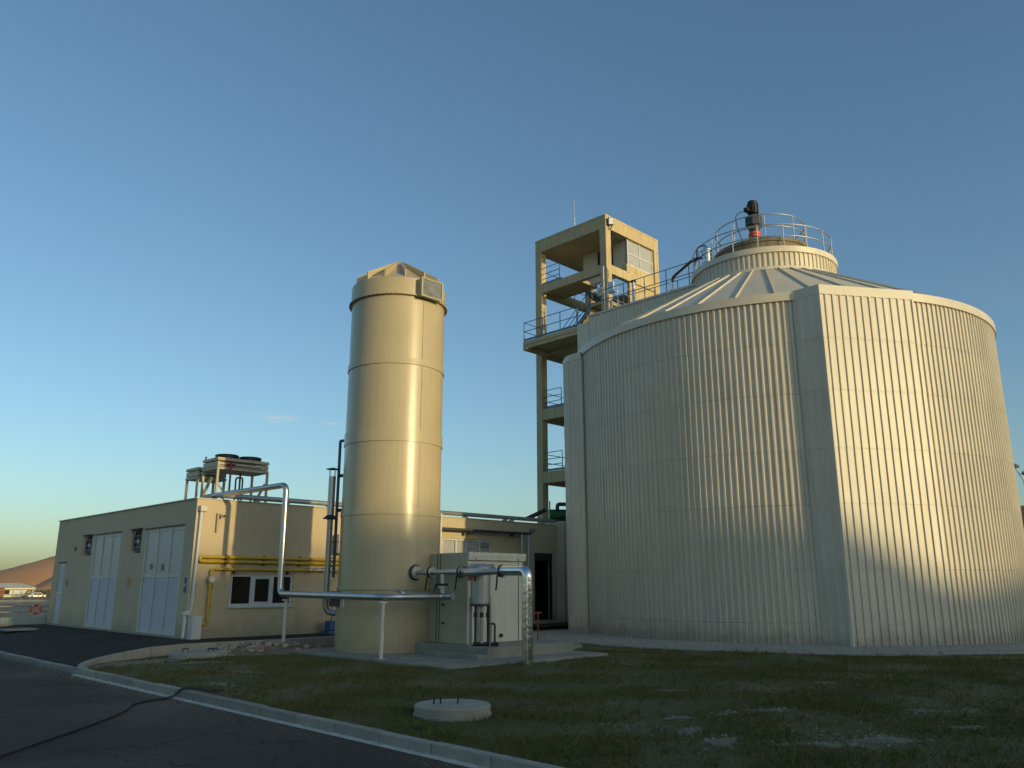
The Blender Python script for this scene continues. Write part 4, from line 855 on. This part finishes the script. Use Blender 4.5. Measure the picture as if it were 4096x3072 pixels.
hz_ = [(2.0, 10.2, -.075), (2.86, 11.04, -.075), (3.55, 11.75, -.075), (4.26, 12.48, -.075), (5.04, 13.4, -.075), (5.45, 14.1, -.075), (5.9, 14.45, -.075), (6.25, 14.5, -.065), (6.38, 14.42, .05), (6.55, 14.3, .07), (6.75, 14.2, .03), (7.0, 14.1, .01)]
ho = []
for i in range(len(hz_) - 1):
    p0, p1, p2, p3 = [Vector(hz_[min(max(i + k, 0), len(hz_) - 1)]) for k in (-1, 0, 1, 2)]
    for t in np.linspace(0, 1, 7)[:-1]:
        ho.append(.5 * ((2 * p1) + (p2 - p0) * t + (2 * p0 - 5 * p1 + 4 * p2 - p3) * t * t + (3 * p1 - p0 - 3 * p2 + p3) * t ** 3))
M().path(ho, .02, 8).build('rubber_hose', 'rubberhose', label='black rubber hose snaking across the road and over the kerb', category='hose')

# stones: rubble heap by the apron kerb, each block its own thing part
def stone_mesh(seed):
    b = bmesh.new(); bmesh.ops.create_icosphere(b, subdivisions=1, radius=1); rr = random.Random(seed)
    for v in b.verts: v.co *= rr.uniform(.7, 1.15); v.co.z *= .65
    me = bpy.data.meshes.new('stone'); b.to_mesh(me); b.free(); me.materials.append(MATS['stone']); return me
STN = [stone_mesh(k) for k in range(6)]
rb = thing('rubble_heap', 'heap of broken stones and soil along the apron kerb', 'rubble', (11.6, 21.4, 0))
hm = []
for iy, y in enumerate(np.linspace(20.3, 22.25, 16)):
    for ix, x in enumerate(np.linspace(9.9, 13.2, 28)):
        e = max(0, 1 - ((x - 11.7) / 1.7) ** 2) * max(0, 1 - ((y - 21.6) / 1.0) ** 2)
        hm.append((x, y, -.03 + .26 * e + random.uniform(-.02, .02) * (e > 0)))
M().add(hm, [(j * 28 + i, j * 28 + i + 1, (j + 1) * 28 + i + 1, (j + 1) * 28 + i) for j in range(15) for i in range(27)], True).build('soil', 'dirt', rb)
for k in range(110):
    x = random.gauss(11.5, .8); y = random.gauss(21.35, .42)
    if not (9.9 < x < 13.3 and 20.0 < y < 22.2): continue
    e = max(0, 1 - ((x - 11.7) / 1.7) ** 2) * max(0, 1 - ((y - 21.6) / 1.0) ** 2)
    s_ = random.uniform(.04, .13); o = piece('stone', random.choice(STN), rb, (x - 11.6, y - 21.4, .0 + .26 * e), random.uniform(0, 6)); o.scale = (s_, s_, s_)

SOIL = [(7.9, 20.7, 1.1, .7, -.5), (9.2, 20.9, 1.0, .6, 0), (11.0, 20.5, 1.3, .5, -.2), (12.0, 20.9, .8, .6, 0), (9.0, 19.3, .9, .35, -.6), (9.6, 4.6, .7, .22, -.78), (10.5, 4.2, .55, .2, -.6), (9.0, 5.5, .5, .25, .3), (11.6, 6.2, .4, .14, -.7), (11.0, 6.6, .3, .12, -.2), (13.2, 4.6, .4, .13, -.8), (13.9, 4.2, .25, .1, -.4), (7.4, 15.0, .5, .2, -1.2), (8.8, 17.0, .7, .25, -.9), (12.3, 3.8, .35, .14, -.75), (15.5, 7.2, .3, .12, -.8), (10.2, 6.9, .35, .14, -.5), (9.4, 6.2, .3, .16, .2), (12.6, 8.6, .35, .12, -.9)]
def in_soil(x, y, grow=1.0):
    m_ = np.zeros(np.shape(x), bool)
    for cx0, cy0, ra, rb_, t in SOIL:
        u = (x - cx0) * math.cos(t) + (y - cy0) * math.sin(t); v = -(x - cx0) * math.sin(t) + (y - cy0) * math.cos(t); th = np.arctan2(v / rb_, u / ra)
        m_ |= (u / ra) ** 2 + (v / rb_) ** 2 < (grow * (.8 + .18 * np.sin(3 * th + cx0) + .14 * np.sin(7 * th + cy0) + .1 * np.sin(13 * th))) ** 2
    return m_
sm_ = M()
for cx0, cy0, ra, rb_, t in SOIL:
    ring_ = []
    for k in range(40):
        th = 2 * PI * k / 40; q = .8 + .18 * math.sin(3 * th + cx0) + .14 * math.sin(7 * th + cy0) + .1 * math.sin(13 * th); u = ra * q * math.cos(th); v = rb_ * q * math.sin(th)
        x, y = cx0 + u * math.cos(t) - v * math.sin(t), cy0 + u * math.sin(t) + v * math.cos(t); ring_.append((x, y, lawn_h(x, y) - .008))
    inner = [(cx0 + (x - cx0) * .6, cy0 + (y - cy0) * .6, lawn_h(cx0 + (x - cx0) * .6, cy0 + (y - cy0) * .6) + .012 + random.uniform(-.004, .008)) for x, y, z in ring_]
    sm_.add(ring_ + inner + [(cx0, cy0, lawn_h(cx0, cy0) + .016)], [(k, (k + 1) % 40, 40 + (k + 1) % 40, 40 + k) for k in range(40)] + [(40 + k, 40 + (k + 1) % 40, 80) for k in range(40)], True)
so_ = sm_.build('bare_soil', 'baresoil'); so_['kind'] = 'stuff'; so_['label'] = 'pale bare soil patches worn into the lawn'; so_['category'] = 'soil'
# grass blades and gravel chips
def scatter_grass(n, name, x0, x1, y0, y1, hmin, hmax, wd, seedv, m, keep):
    r = np.random.default_rng(seedv); x = r.uniform(x0, x1, n); y = r.uniform(y0, y1, n)
    k = keep(x, y, r); x = x[k]; y = y[k]; n = len(x)
    z = .012 * np.sin(x * 1.3 + y * .7) + .015 * np.sin(x * .53 - y * .9 + 1) + .01 * np.sin(2.9 * x + 1.7 * y) - .015
    patch = .5 + .5 * np.sin(x * .9 + 1.7 * np.sin(y * .6)) * np.sin(y * .8 + 1.3 * np.sin(x * .5))
    h = (r.uniform(hmin, hmax, n)) * (.5 + .8 * patch); a = r.uniform(0, 2 * PI, n); t = r.uniform(.2, 1.1, n) * h; ta = r.uniform(0, 2 * PI, n); ww = wd * r.uniform(.6, 1.4, n)
    V = np.empty((n, 3, 3), np.float32)
    V[:, 0, 0] = x - ww * np.cos(a); V[:, 0, 1] = y - ww * np.sin(a); V[:, 0, 2] = z
    V[:, 1, 0] = x + ww * np.cos(a); V[:, 1, 1] = y + ww * np.sin(a); V[:, 1, 2] = z
    V[:, 2, 0] = x + t * np.cos(ta); V[:, 2, 1] = y + t * np.sin(ta); V[:, 2, 2] = z + h
    me = bpy.data.meshes.new(name); me.vertices.add(3 * n); me.vertices.foreach_set('co', V.ravel())
    me.loops.add(3 * n); me.loops.foreach_set('vertex_index', np.arange(3 * n, dtype=np.int32))
    me.polygons.add(n); me.polygons.foreach_set('loop_start', np.arange(0, 3 * n, 3, dtype=np.int32)); me.polygons.foreach_set('loop_total', np.full(n, 3, np.int32))
    me.update(calc_edges=True); me.materials.append(MATS[m]); o = bpy.data.objects.new(name, me); col.objects.link(o); return o
mat('blade', (.098, .120, .028), .9, 0, .3, .5, c2=(.150, .118, .050), spec=.15); mat('drystem', (.22, .20, .09), .9, 0, .2, 2)
def keep_lawn(x, y, r):
    k = (np.hypot(x - TC[0], y - TC[1]) > 10.75 + .25 * np.sin(3 * x + 2 * y)) & ~((x > 12.0) & (x < 17.7) & (y > 13.9)) & ~((x > 16.2) & (y > 15.4) & (x < 24))
    k &= ~((y > 19.5) & (x < 8.5) & (y > 19.7 + (x - 6.6) * 1.2)) & (y < 21.9) & ~((x > 9.8) & (y > 20.4))
    k &= np.hypot(x - 8.12, y - 9.33) > .56
    k &= ~in_soil(x, y, 1.0) | (r.random(len(x)) < .10)
    d = np.hypot(x, y); ang = np.degrees(np.arctan2(y, x)); k &= (ang > 5) & (ang < 82)
    nz = np.sin(x * 2.1 + 1.3 * np.sin(y * 1.7)) + np.sin(y * 2.3 + 1.1 * np.sin(x * 1.9 + 2)); k &= r.random(len(x)) < np.clip(.75 + .45 * nz, .3, 1)
    k &= r.random(len(x)) < np.clip(14 / np.maximum(d, 6), .35, 1.0) ** 1.0
    return k
g1 = scatter_grass(1100000, 'grass', 6.55, 27, -3, 21.9, .02, .065, .006, 3, 'blade', keep_lawn); g1['kind'] = 'stuff'; g1['label'] = 'short dark green worn grass covering the lawn'; g1['category'] = 'grass'
g2 = scatter_grass(900, 'weed_stems', 6.6, 22, -1, 20, .10, .30, .005, 5, 'drystem', keep_lawn); g2['kind'] = 'stuff'; g2['label'] = 'thin pale dry weed stems rising out of the lawn'; g2['category'] = 'weeds'
def tufts(n_t, seedv):
    r = np.random.default_rng(seedv); x = r.uniform(6.6, 24, n_t); y = r.uniform(-2, 21.5, n_t); k = keep_lawn(x, y, r); x = x[k]; y = y[k]
    b = M()
    for cx0, cy0 in zip(x, y):
        sz = r.uniform(.5, 1.4); z = lawn_h(cx0, cy0) - .01
        for q in range(int(r.integers(8, 16))):
            a = r.uniform(0, 6.28); d = r.uniform(0, .05) * sz; h = r.uniform(.05, .12) * sz; ln = r.uniform(.2, .8) * h; px, py = cx0 + d * math.cos(a), cy0 + d * math.sin(a); w_ = .005
            b.add([(px - w_ * math.sin(a), py + w_ * math.cos(a), z), (px + w_ * math.sin(a), py - w_ * math.cos(a), z), (px + .5 * ln * math.cos(a) + w_ * .7 * math.sin(a), py + .5 * ln * math.sin(a) - w_ * .7 * math.cos(a), z + h * .65), (px + ln * math.cos(a), py + ln * math.sin(a), z + h)], [(0, 1, 2), (0, 2, 3)])
    return b.build('grass_tufts', 'tuft')
mat('tuft', (.085, .120, .028), .85, 0, .3, .6, c2=(.13, .115, .045), spec=.2)
g5 = tufts(5200, 11); g5['kind'] = 'stuff'; g5['label'] = 'longer green grass tufts scattered over the worn lawn'; g5['category'] = 'grass'
# pale stones lying in the lawn and gravel chips by the tank, too many to count: joined
def chips(name, pts, smin, smax, m):
    b = M(); ico = [(0, 0, 1), (.89, 0, .45), (.28, .85, .45), (-.72, .53, .45), (-.72, -.53, .45), (.28, -.85, .45)]
    for (x, y, z) in pts:
        s_ = random.uniform(smin, smax); a = random.uniform(0, 6); c, q = math.cos(a), math.sin(a); vs = []
        for (u, v, t) in ico:
            j = random.uniform(.7, 1.25); vs.append((x + s_ * j * (u * c - v * q), y + s_ * j * (u * q + v * c), z + s_ * .6 * t * j - .003))
        vs += [(x + s_ * .8 * math.cos(a + k * 1.2566), y + s_ * .8 * math.sin(a + k * 1.2566), z - .01) for k in range(5)]
        b.add(vs, [(0, 1, 2), (0, 2, 3), (0, 3, 4), (0, 4, 5), (0, 5, 1)] + [(1 + k, 6 + k, 6 + (k + 1) % 5, 1 + (k + 1) % 5) for k in range(5)])
    return b.build(name, m)
pp = []
for cx0, cy0, ra, rb_, t in SOIL:
    for k in range(int(120 * ra * rb_ / .4)):
        u = random.gauss(0, .5) * ra; v = random.gauss(0, .5) * rb_; x, y = cx0 + u * math.cos(t) - v * math.sin(t), cy0 + u * math.sin(t) + v * math.cos(t); pp.append((x, y, lawn_h(x, y) + .012))
for (cx0, cy0, n_, sx, sy) in ((9.6, 4.6, 90, .5, .25), (10.4, 4.5, 60, .5, .3), (9.0, 5.4, 40, .35, .4), (10.8, 6.3, 45, .45, .2), (11.7, 6.2, 45, .4, .25), (9.2, 7.0, 30, .2, .25), (13.3, 4.6, 40, .6, .2), (12.2, 3.9, 40, .7, .15), (7.3, 15.2, 70, .25, 1.0), (8.4, 17.5, 60, .4, .8), (11, 9.5, 30, .6, .5), (8.6, 20.4, 60, .5, .4)):
    for k in range(n_):
        a = random.gauss(0, 1); b_ = random.gauss(0, 1); x = cx0 + a * sx * .7 + b_ * .2; y = cy0 - a * sx * .7 + b_ * sy
        pp.append((x, y, lawn_h(x, y)))
g3 = chips('lawn_pebbles', pp, .008, .03, 'pale'); g3['kind'] = 'stuff'; g3['label'] = 'pale pebbles scattered in bare patches of the lawn'; g3['category'] = 'pebbles'
pp = [(6.27 - abs(random.gauss(0, .16)), random.uniform(3, 19.6), -.096) for k in range(1500)] + [(random.uniform(6.95, 9.5), ak_y(7.5) + random.uniform(.1, 1.2), .06) for k in range(0)]
g6 = chips('road_grit', pp, .004, .013, 'pale'); g6['kind'] = 'stuff'; g6['label'] = 'fine pale grit lying on the road along the kerb'; g6['category'] = 'grit'
pp = []
while len(pp) < 16000:
    a = random.uniform(R(-240), R(-95)); r_ = random.uniform(8.33, 11.15); x, y = TC[0] + r_ * math.cos(a), TC[1] + r_ * math.sin(a)
    pp.append((x, y, .045 if r_ < 10.7 else .02))
for k in range(1500): pp.append((random.uniform(17.7, 23.2), random.uniform(19.3, 22.2), .035))
g4 = chips('gravel_chips', pp, .018, .04, 'gravel'); g4['kind'] = 'stuff'; g4['label'] = 'grey gravel chips in the strip around the tank foot'; g4['category'] = 'gravel'

# ================================================================== BACKGROUND, LEFT
bs = thing('basin_wall', 'low mint green basin wall behind the building corner', 'wall', (7, 39, 0))
M().box(2, 13, 38.75, 39.05, -.3, .50).build('wall', 'mint', bs); M().box(2, 13, 38.55, 39.1, -.3, .24).build('ledge', 'concrete', bs)
nr = thing('basin_railing', 'grey railing on the mint basin wall with an orange lifebuoy hung on it', 'railing', (7, 38.9, .5))
for z in (.93, .70): M().cyl((2, 38.9, z), (11.8, 38.9, z), .022, 8).build('rail', 'railing', nr)
for x in np.arange(2.6, 11.9, .95): M().cyl((x, 38.9, .5), (x, 38.9, .93), .02, 8).build('post', 'railing', nr)
lb = thing('lifebuoy', 'orange lifebuoy ring hanging on the basin railing', 'lifebuoy', (10.62, 38.78, .8))
M().path([(10.62 + .17 * math.cos(2 * PI * k / 24), 38.80, .80 + .17 * math.sin(2 * PI * k / 24)) for k in range(24)], .045, 10, closed=True).build('ring', 'orange', lb)
for k in range(4):
    a = PI / 4 + k * PI / 2; c, s_ = math.cos(a), math.sin(a)
    M().path([(10.62 + .17 * math.cos(a - .12 + .06 * j), 38.80, .80 + .17 * math.sin(a - .12 + .06 * j)) for j in range(5)], .048, 10).build('band', 'paper', lb)
struct(M().box(-20, 30, 39.2, 58, -.9, -.25).build('basin_water', 'water'))
b2 = thing('far_basin_wall', 'dark far basin wall beyond the water', 'wall', (10, 60, 0))
M().box(-25, 40, 58.2, 58.8, -.9, .55).build('wall', 'concrete', b2); M().box(-25, 40, 66, 66.6, -.9, .75).build('upper_wall', 'concrete', b2)
n2_ = thing('far_railing', 'pale railing with close bars along the far basin wall', 'railing', (15, 66, .75))
for z in (1.45, 1.1): M().cyl((5, 66.3, z), (26, 66.3, z), .03, 6).build('rail', 'pale', n2_)
for x in np.arange(5, 26, .55): M().cyl((x, 66.3, .75), (x, 66.3, 1.45), .02, 6).build('post', 'pale', n2_)
# white hall far behind
A0 = R(74.84); hd = 285; hc = Vector((hd * math.cos(A0), hd * math.sin(A0), -1.75)); ux = Vector((-1, .12, 0)).normalized(); uy = Vector((.12, 1, 0)).normalized()
def hp_(a, b, z): v = hc + ux * a + uy * b; return (v.x, v.y, z)
hs = thing('white_hall', 'far white single storey hall with a pale low pitched roof', 'building', tuple(hc))
M().add([hp_(0, 0, -1.8), hp_(26, 0, -1.8), hp_(26, 9, -1.8), hp_(0, 9, -1.8), hp_(0, 0, .95), hp_(26, 0, .95), hp_(26, 9, .95), hp_(0, 9, .95)], [(0, 1, 5, 4), (1, 2, 6, 5), (2, 3, 7, 6), (3, 0, 4, 7), (4, 5, 6, 7)]).build('wall', 'housewall', hs)
M().add([hp_(-.4, -.4, .96), hp_(26.4, -.4, .96), hp_(26.4, 9.4, .96), hp_(-.4, 9.4, .96), hp_(3.5, 4.5, 2.25), hp_(22.5, 4.5, 2.25)], [(0, 1, 5, 4), (1, 2, 5), (2, 3, 4, 5), (3, 0, 4), (3, 2, 1, 0)]).build('roof', 'houseroof', hs)
for k in range(6):
    a = 3 + 3.6 * k; M().add([hp_(a, -.05, -.9), hp_(a + 1.4, -.05, -.9), hp_(a + 1.4, -.05, .3), hp_(a, -.05, .3)], [(0, 1, 2, 3)]).build('window', 'glassdark' if k % 2 else 'louvre', hs)
M().add([hp_(8, -.9, -1.8), hp_(11, -.9, -1.8), hp_(11, 0, -1.8), hp_(8, 0, -1.8), hp_(8, -.9, .8), hp_(11, -.9, .8), hp_(11, 0, .9), hp_(8, 0, .9)], [(0, 1, 5, 4), (1, 2, 6, 5), (3, 0, 4, 7), (4, 5, 6, 7)]).build('porch', 'rust', hs)
ml = thing('far_mast', 'thin pale mast rising beside the far white hall', 'mast', hp_(11, 12, -1.8)); 
q = hp_(11.5, 11, 0); M().cyl((q[0], q[1], -1.8), (q[0] + .5, q[1], 6.0), .12, 6).build('pole', 'houseroof', ml); M().box(q[0] + .2, q[0] + .9, q[1] - .2, q[1] + .2, 5.9, 6.2).build('head', 'houseroof', ml)
# parked car
cq = Vector((262 * math.cos(R(74.75)), 262 * math.sin(R(74.75)), -1.75)); cv = thing('parked_car', 'white car parked in front of the far white hall', 'car', tuple(cq))
side = [(-2.1, .3), (-2.1, .75), (-1.5, .9), (-.8, 1.42), (.7, 1.45), (1.4, .95), (2.1, .85), (2.15, .3)]
bv = [(cq.x + a, cq.y + y, cq.z + b) for y in (-.85, .85) for a, b in side]; kk = len(side)
M().add(bv, [tuple(range(kk)), tuple(range(2 * kk - 1, kk - 1, -1))] + [(i, i + kk, (i + 1) % kk + kk, (i + 1) % kk) for i in range(kk)]).build('body', 'carpaint', cv)
for a0, a1, b0, b1 in ((-.75, -.05, -1.25, -.05), (.05, .68, .05, 1.2)): M().add([(cq.x + b0, cq.y - .86, cq.z + .95), (cq.x + b1, cq.y - .86, cq.z + .95), (cq.x + a1, cq.y - .86, cq.z + 1.36), (cq.x + a0, cq.y - .86, cq.z + 1.36)], [(0, 1, 2, 3)]).build('side_window', 'glassdark', cv)
for a in (-1.3, 1.35):
    for y in (-.87, .69): M().cyl((cq.x + a, cq.y + y, cq.z + .32), (cq.x + a, cq.y + y + .18, cq.z + .32), .32, 14).build('wheel', 'black', cv)
# bushes by the hall
def bush(name, c, rx, rz, label, n=500):
    r = random.Random(n); o = M()
    for k in range(n):
        a = r.uniform(0, 2 * PI); u = r.uniform(-.2, 1); q = r.random() ** .4; x = c[0] + rx * q * math.cos(a) * math.sqrt(max(0, 1 - u * u)); y = c[1] + rx * .5 * q * math.sin(a); z = c[2] + rz * max(0, u) * q
        s_ = r.uniform(.25, .6); t = r.uniform(0, 6); o.add([(x, y, z), (x + s_ * math.cos(t), y + s_ * math.sin(t), z + s_ * r.uniform(-.3, .8)), (x + s_ * math.cos(t + 1.5), y, z + s_ * r.uniform(.2, 1))], [(0, 1, 2)])
    b = thing(name, label, 'bush', tuple(c)); o.build('foliage', 'scrub', b); M().cyl(c, (c[0], c[1], c[2] + rz * .5), .12, 6).build('stem', 'rust', b)
bc = (268 * math.cos(R(74.3)), 268 * math.sin(R(74.3)) + 8, -1.75); bush('bush', bc, 4.0, 2.4, 'olive green bush at the end of the far white hall', 500)
bush('bush', (bc[0] + 4, bc[1] + 6, -1.75), 4.5, 1.9, 'low olive bush behind the parked white car', 420)
# ------------------------------------------------------------------ hills
def ridge(name, az0, az1, dist, depth, prof, m, n=80, rough=1.0):
    v = []; J = 10
    for i in range(n + 1):
        t = i / n; a = R(az0 + (az1 - az0) * t); h = prof(az0 + (az1 - az0) * t)
        for j in range(J + 1):
            u = j / J; d = dist + depth * u
            hh = h * math.sin(min(1, u * 1.6) * PI / 2) + rough * (math.sin(i * 1.7 + j * 2.1) + math.sin(i * .6 - j)) * u * (1 - u)
            v.append((d * math.cos(a), d * math.sin(a), -2 + max(0, hh) + (0 if j else -1)))
    return struct(M().add(v, [(i * (J + 1) + j, (i + 1) * (J + 1) + j, (i + 1) * (J + 1) + j + 1, i * (J + 1) + j + 1) for i in range(n) for j in range(J)], True).build(name, m))
ss = lambda t: (lambda q: q * q * (3 - 2 * q))(min(1, max(0, t)))
ridge('hill', 84, 50, 900, 170, lambda a: 8 + 34 * ss((80 - a) / 9) * (1 - .5 * ss((68 - a) / 14)), 'hill', rough=1.6)
ridge('near_hill', 75.6, 52, 560, 80, lambda a: 1 + 20 * ss((75.6 - a) / 3.6), 'hill', rough=.8)
ridge('east_hill', 36, -40, 330, 120, lambda a: 36 * ss((36 - a) / 23) * ss((a + 40) / 20), 'hilldark', rough=1.2)
# unseen ridge added behind the viewer, its height shaped to cast the low shade
def shadow_ridge():
    v = []; xs_ = np.linspace(-55, 130, 141); J = 8
    for i, x in enumerate(xs_):
        h = (15.9 - 2.9 * ss((x - 30.0) / 5)) * ss((x + 50) / 40) * ss((125 - x) / 55) + .10 * math.sin(x * .31) + .08 * math.sin(x * .83 + 1)
        for j in range(J + 1):
            u = j / J; v.append((x, -52 - 45 * u, -.5 + (h + .5) * math.sin(min(1, u * 2) * PI / 2) * (1 if u <= .5 else 1 - .5 * (u - .5))))
    return struct(M().add(v, [(i * (J + 1) + j, i * (J + 1) + j + 1, (i + 1) * (J + 1) + j + 1, (i + 1) * (J + 1) + j) for i in range(len(xs_) - 1) for j in range(J)], True).build('shadow_caster', 'ground'))
shadow_ridge()
# ------------------------------------------------------------------ lamp posts
def lamp_post(x, y, h, label, heads):
    t = thing('lamp_post', label, 'lamp post', (x, y, 0), 'yard lamp posts')
    M().path([(x, y, -.3), (x, y, h - 1.0)], [.1, .06], 12).build('pole', 'railing', t)
    for dx, dy, dz in heads:
        M().path([(x, y, h - 1.05), (x + dx, y + dy, h + dz - .1)], .035, 8).build('arm', 'railing', t)
        e = Vector((x + dx, y + dy, h + dz)); M().lathe(e.x, e.y, [(0, e.z - .14), (.2, e.z - .12), (.24, e.z - .02), (.16, e.z + .12), (0, e.z + .16)], 14).build('lamp_head', 'galv', t)
lp = (60 * math.cos(R(12.50)), 60 * math.sin(R(12.50)))
lamp_post(*lp, 9.1, 'tall lamp post with forked round heads beyond the ribbed tank', ((-.12, .36, 0), (.12, -.10, -.45), (.3, -.45, .0)))
lamp_post(35.9, -16.6, 7.0, 'tall lamp post standing on the lawn on the sunny side of the tank', ((-.2, .25, 0), (.2, -.25, 0)))
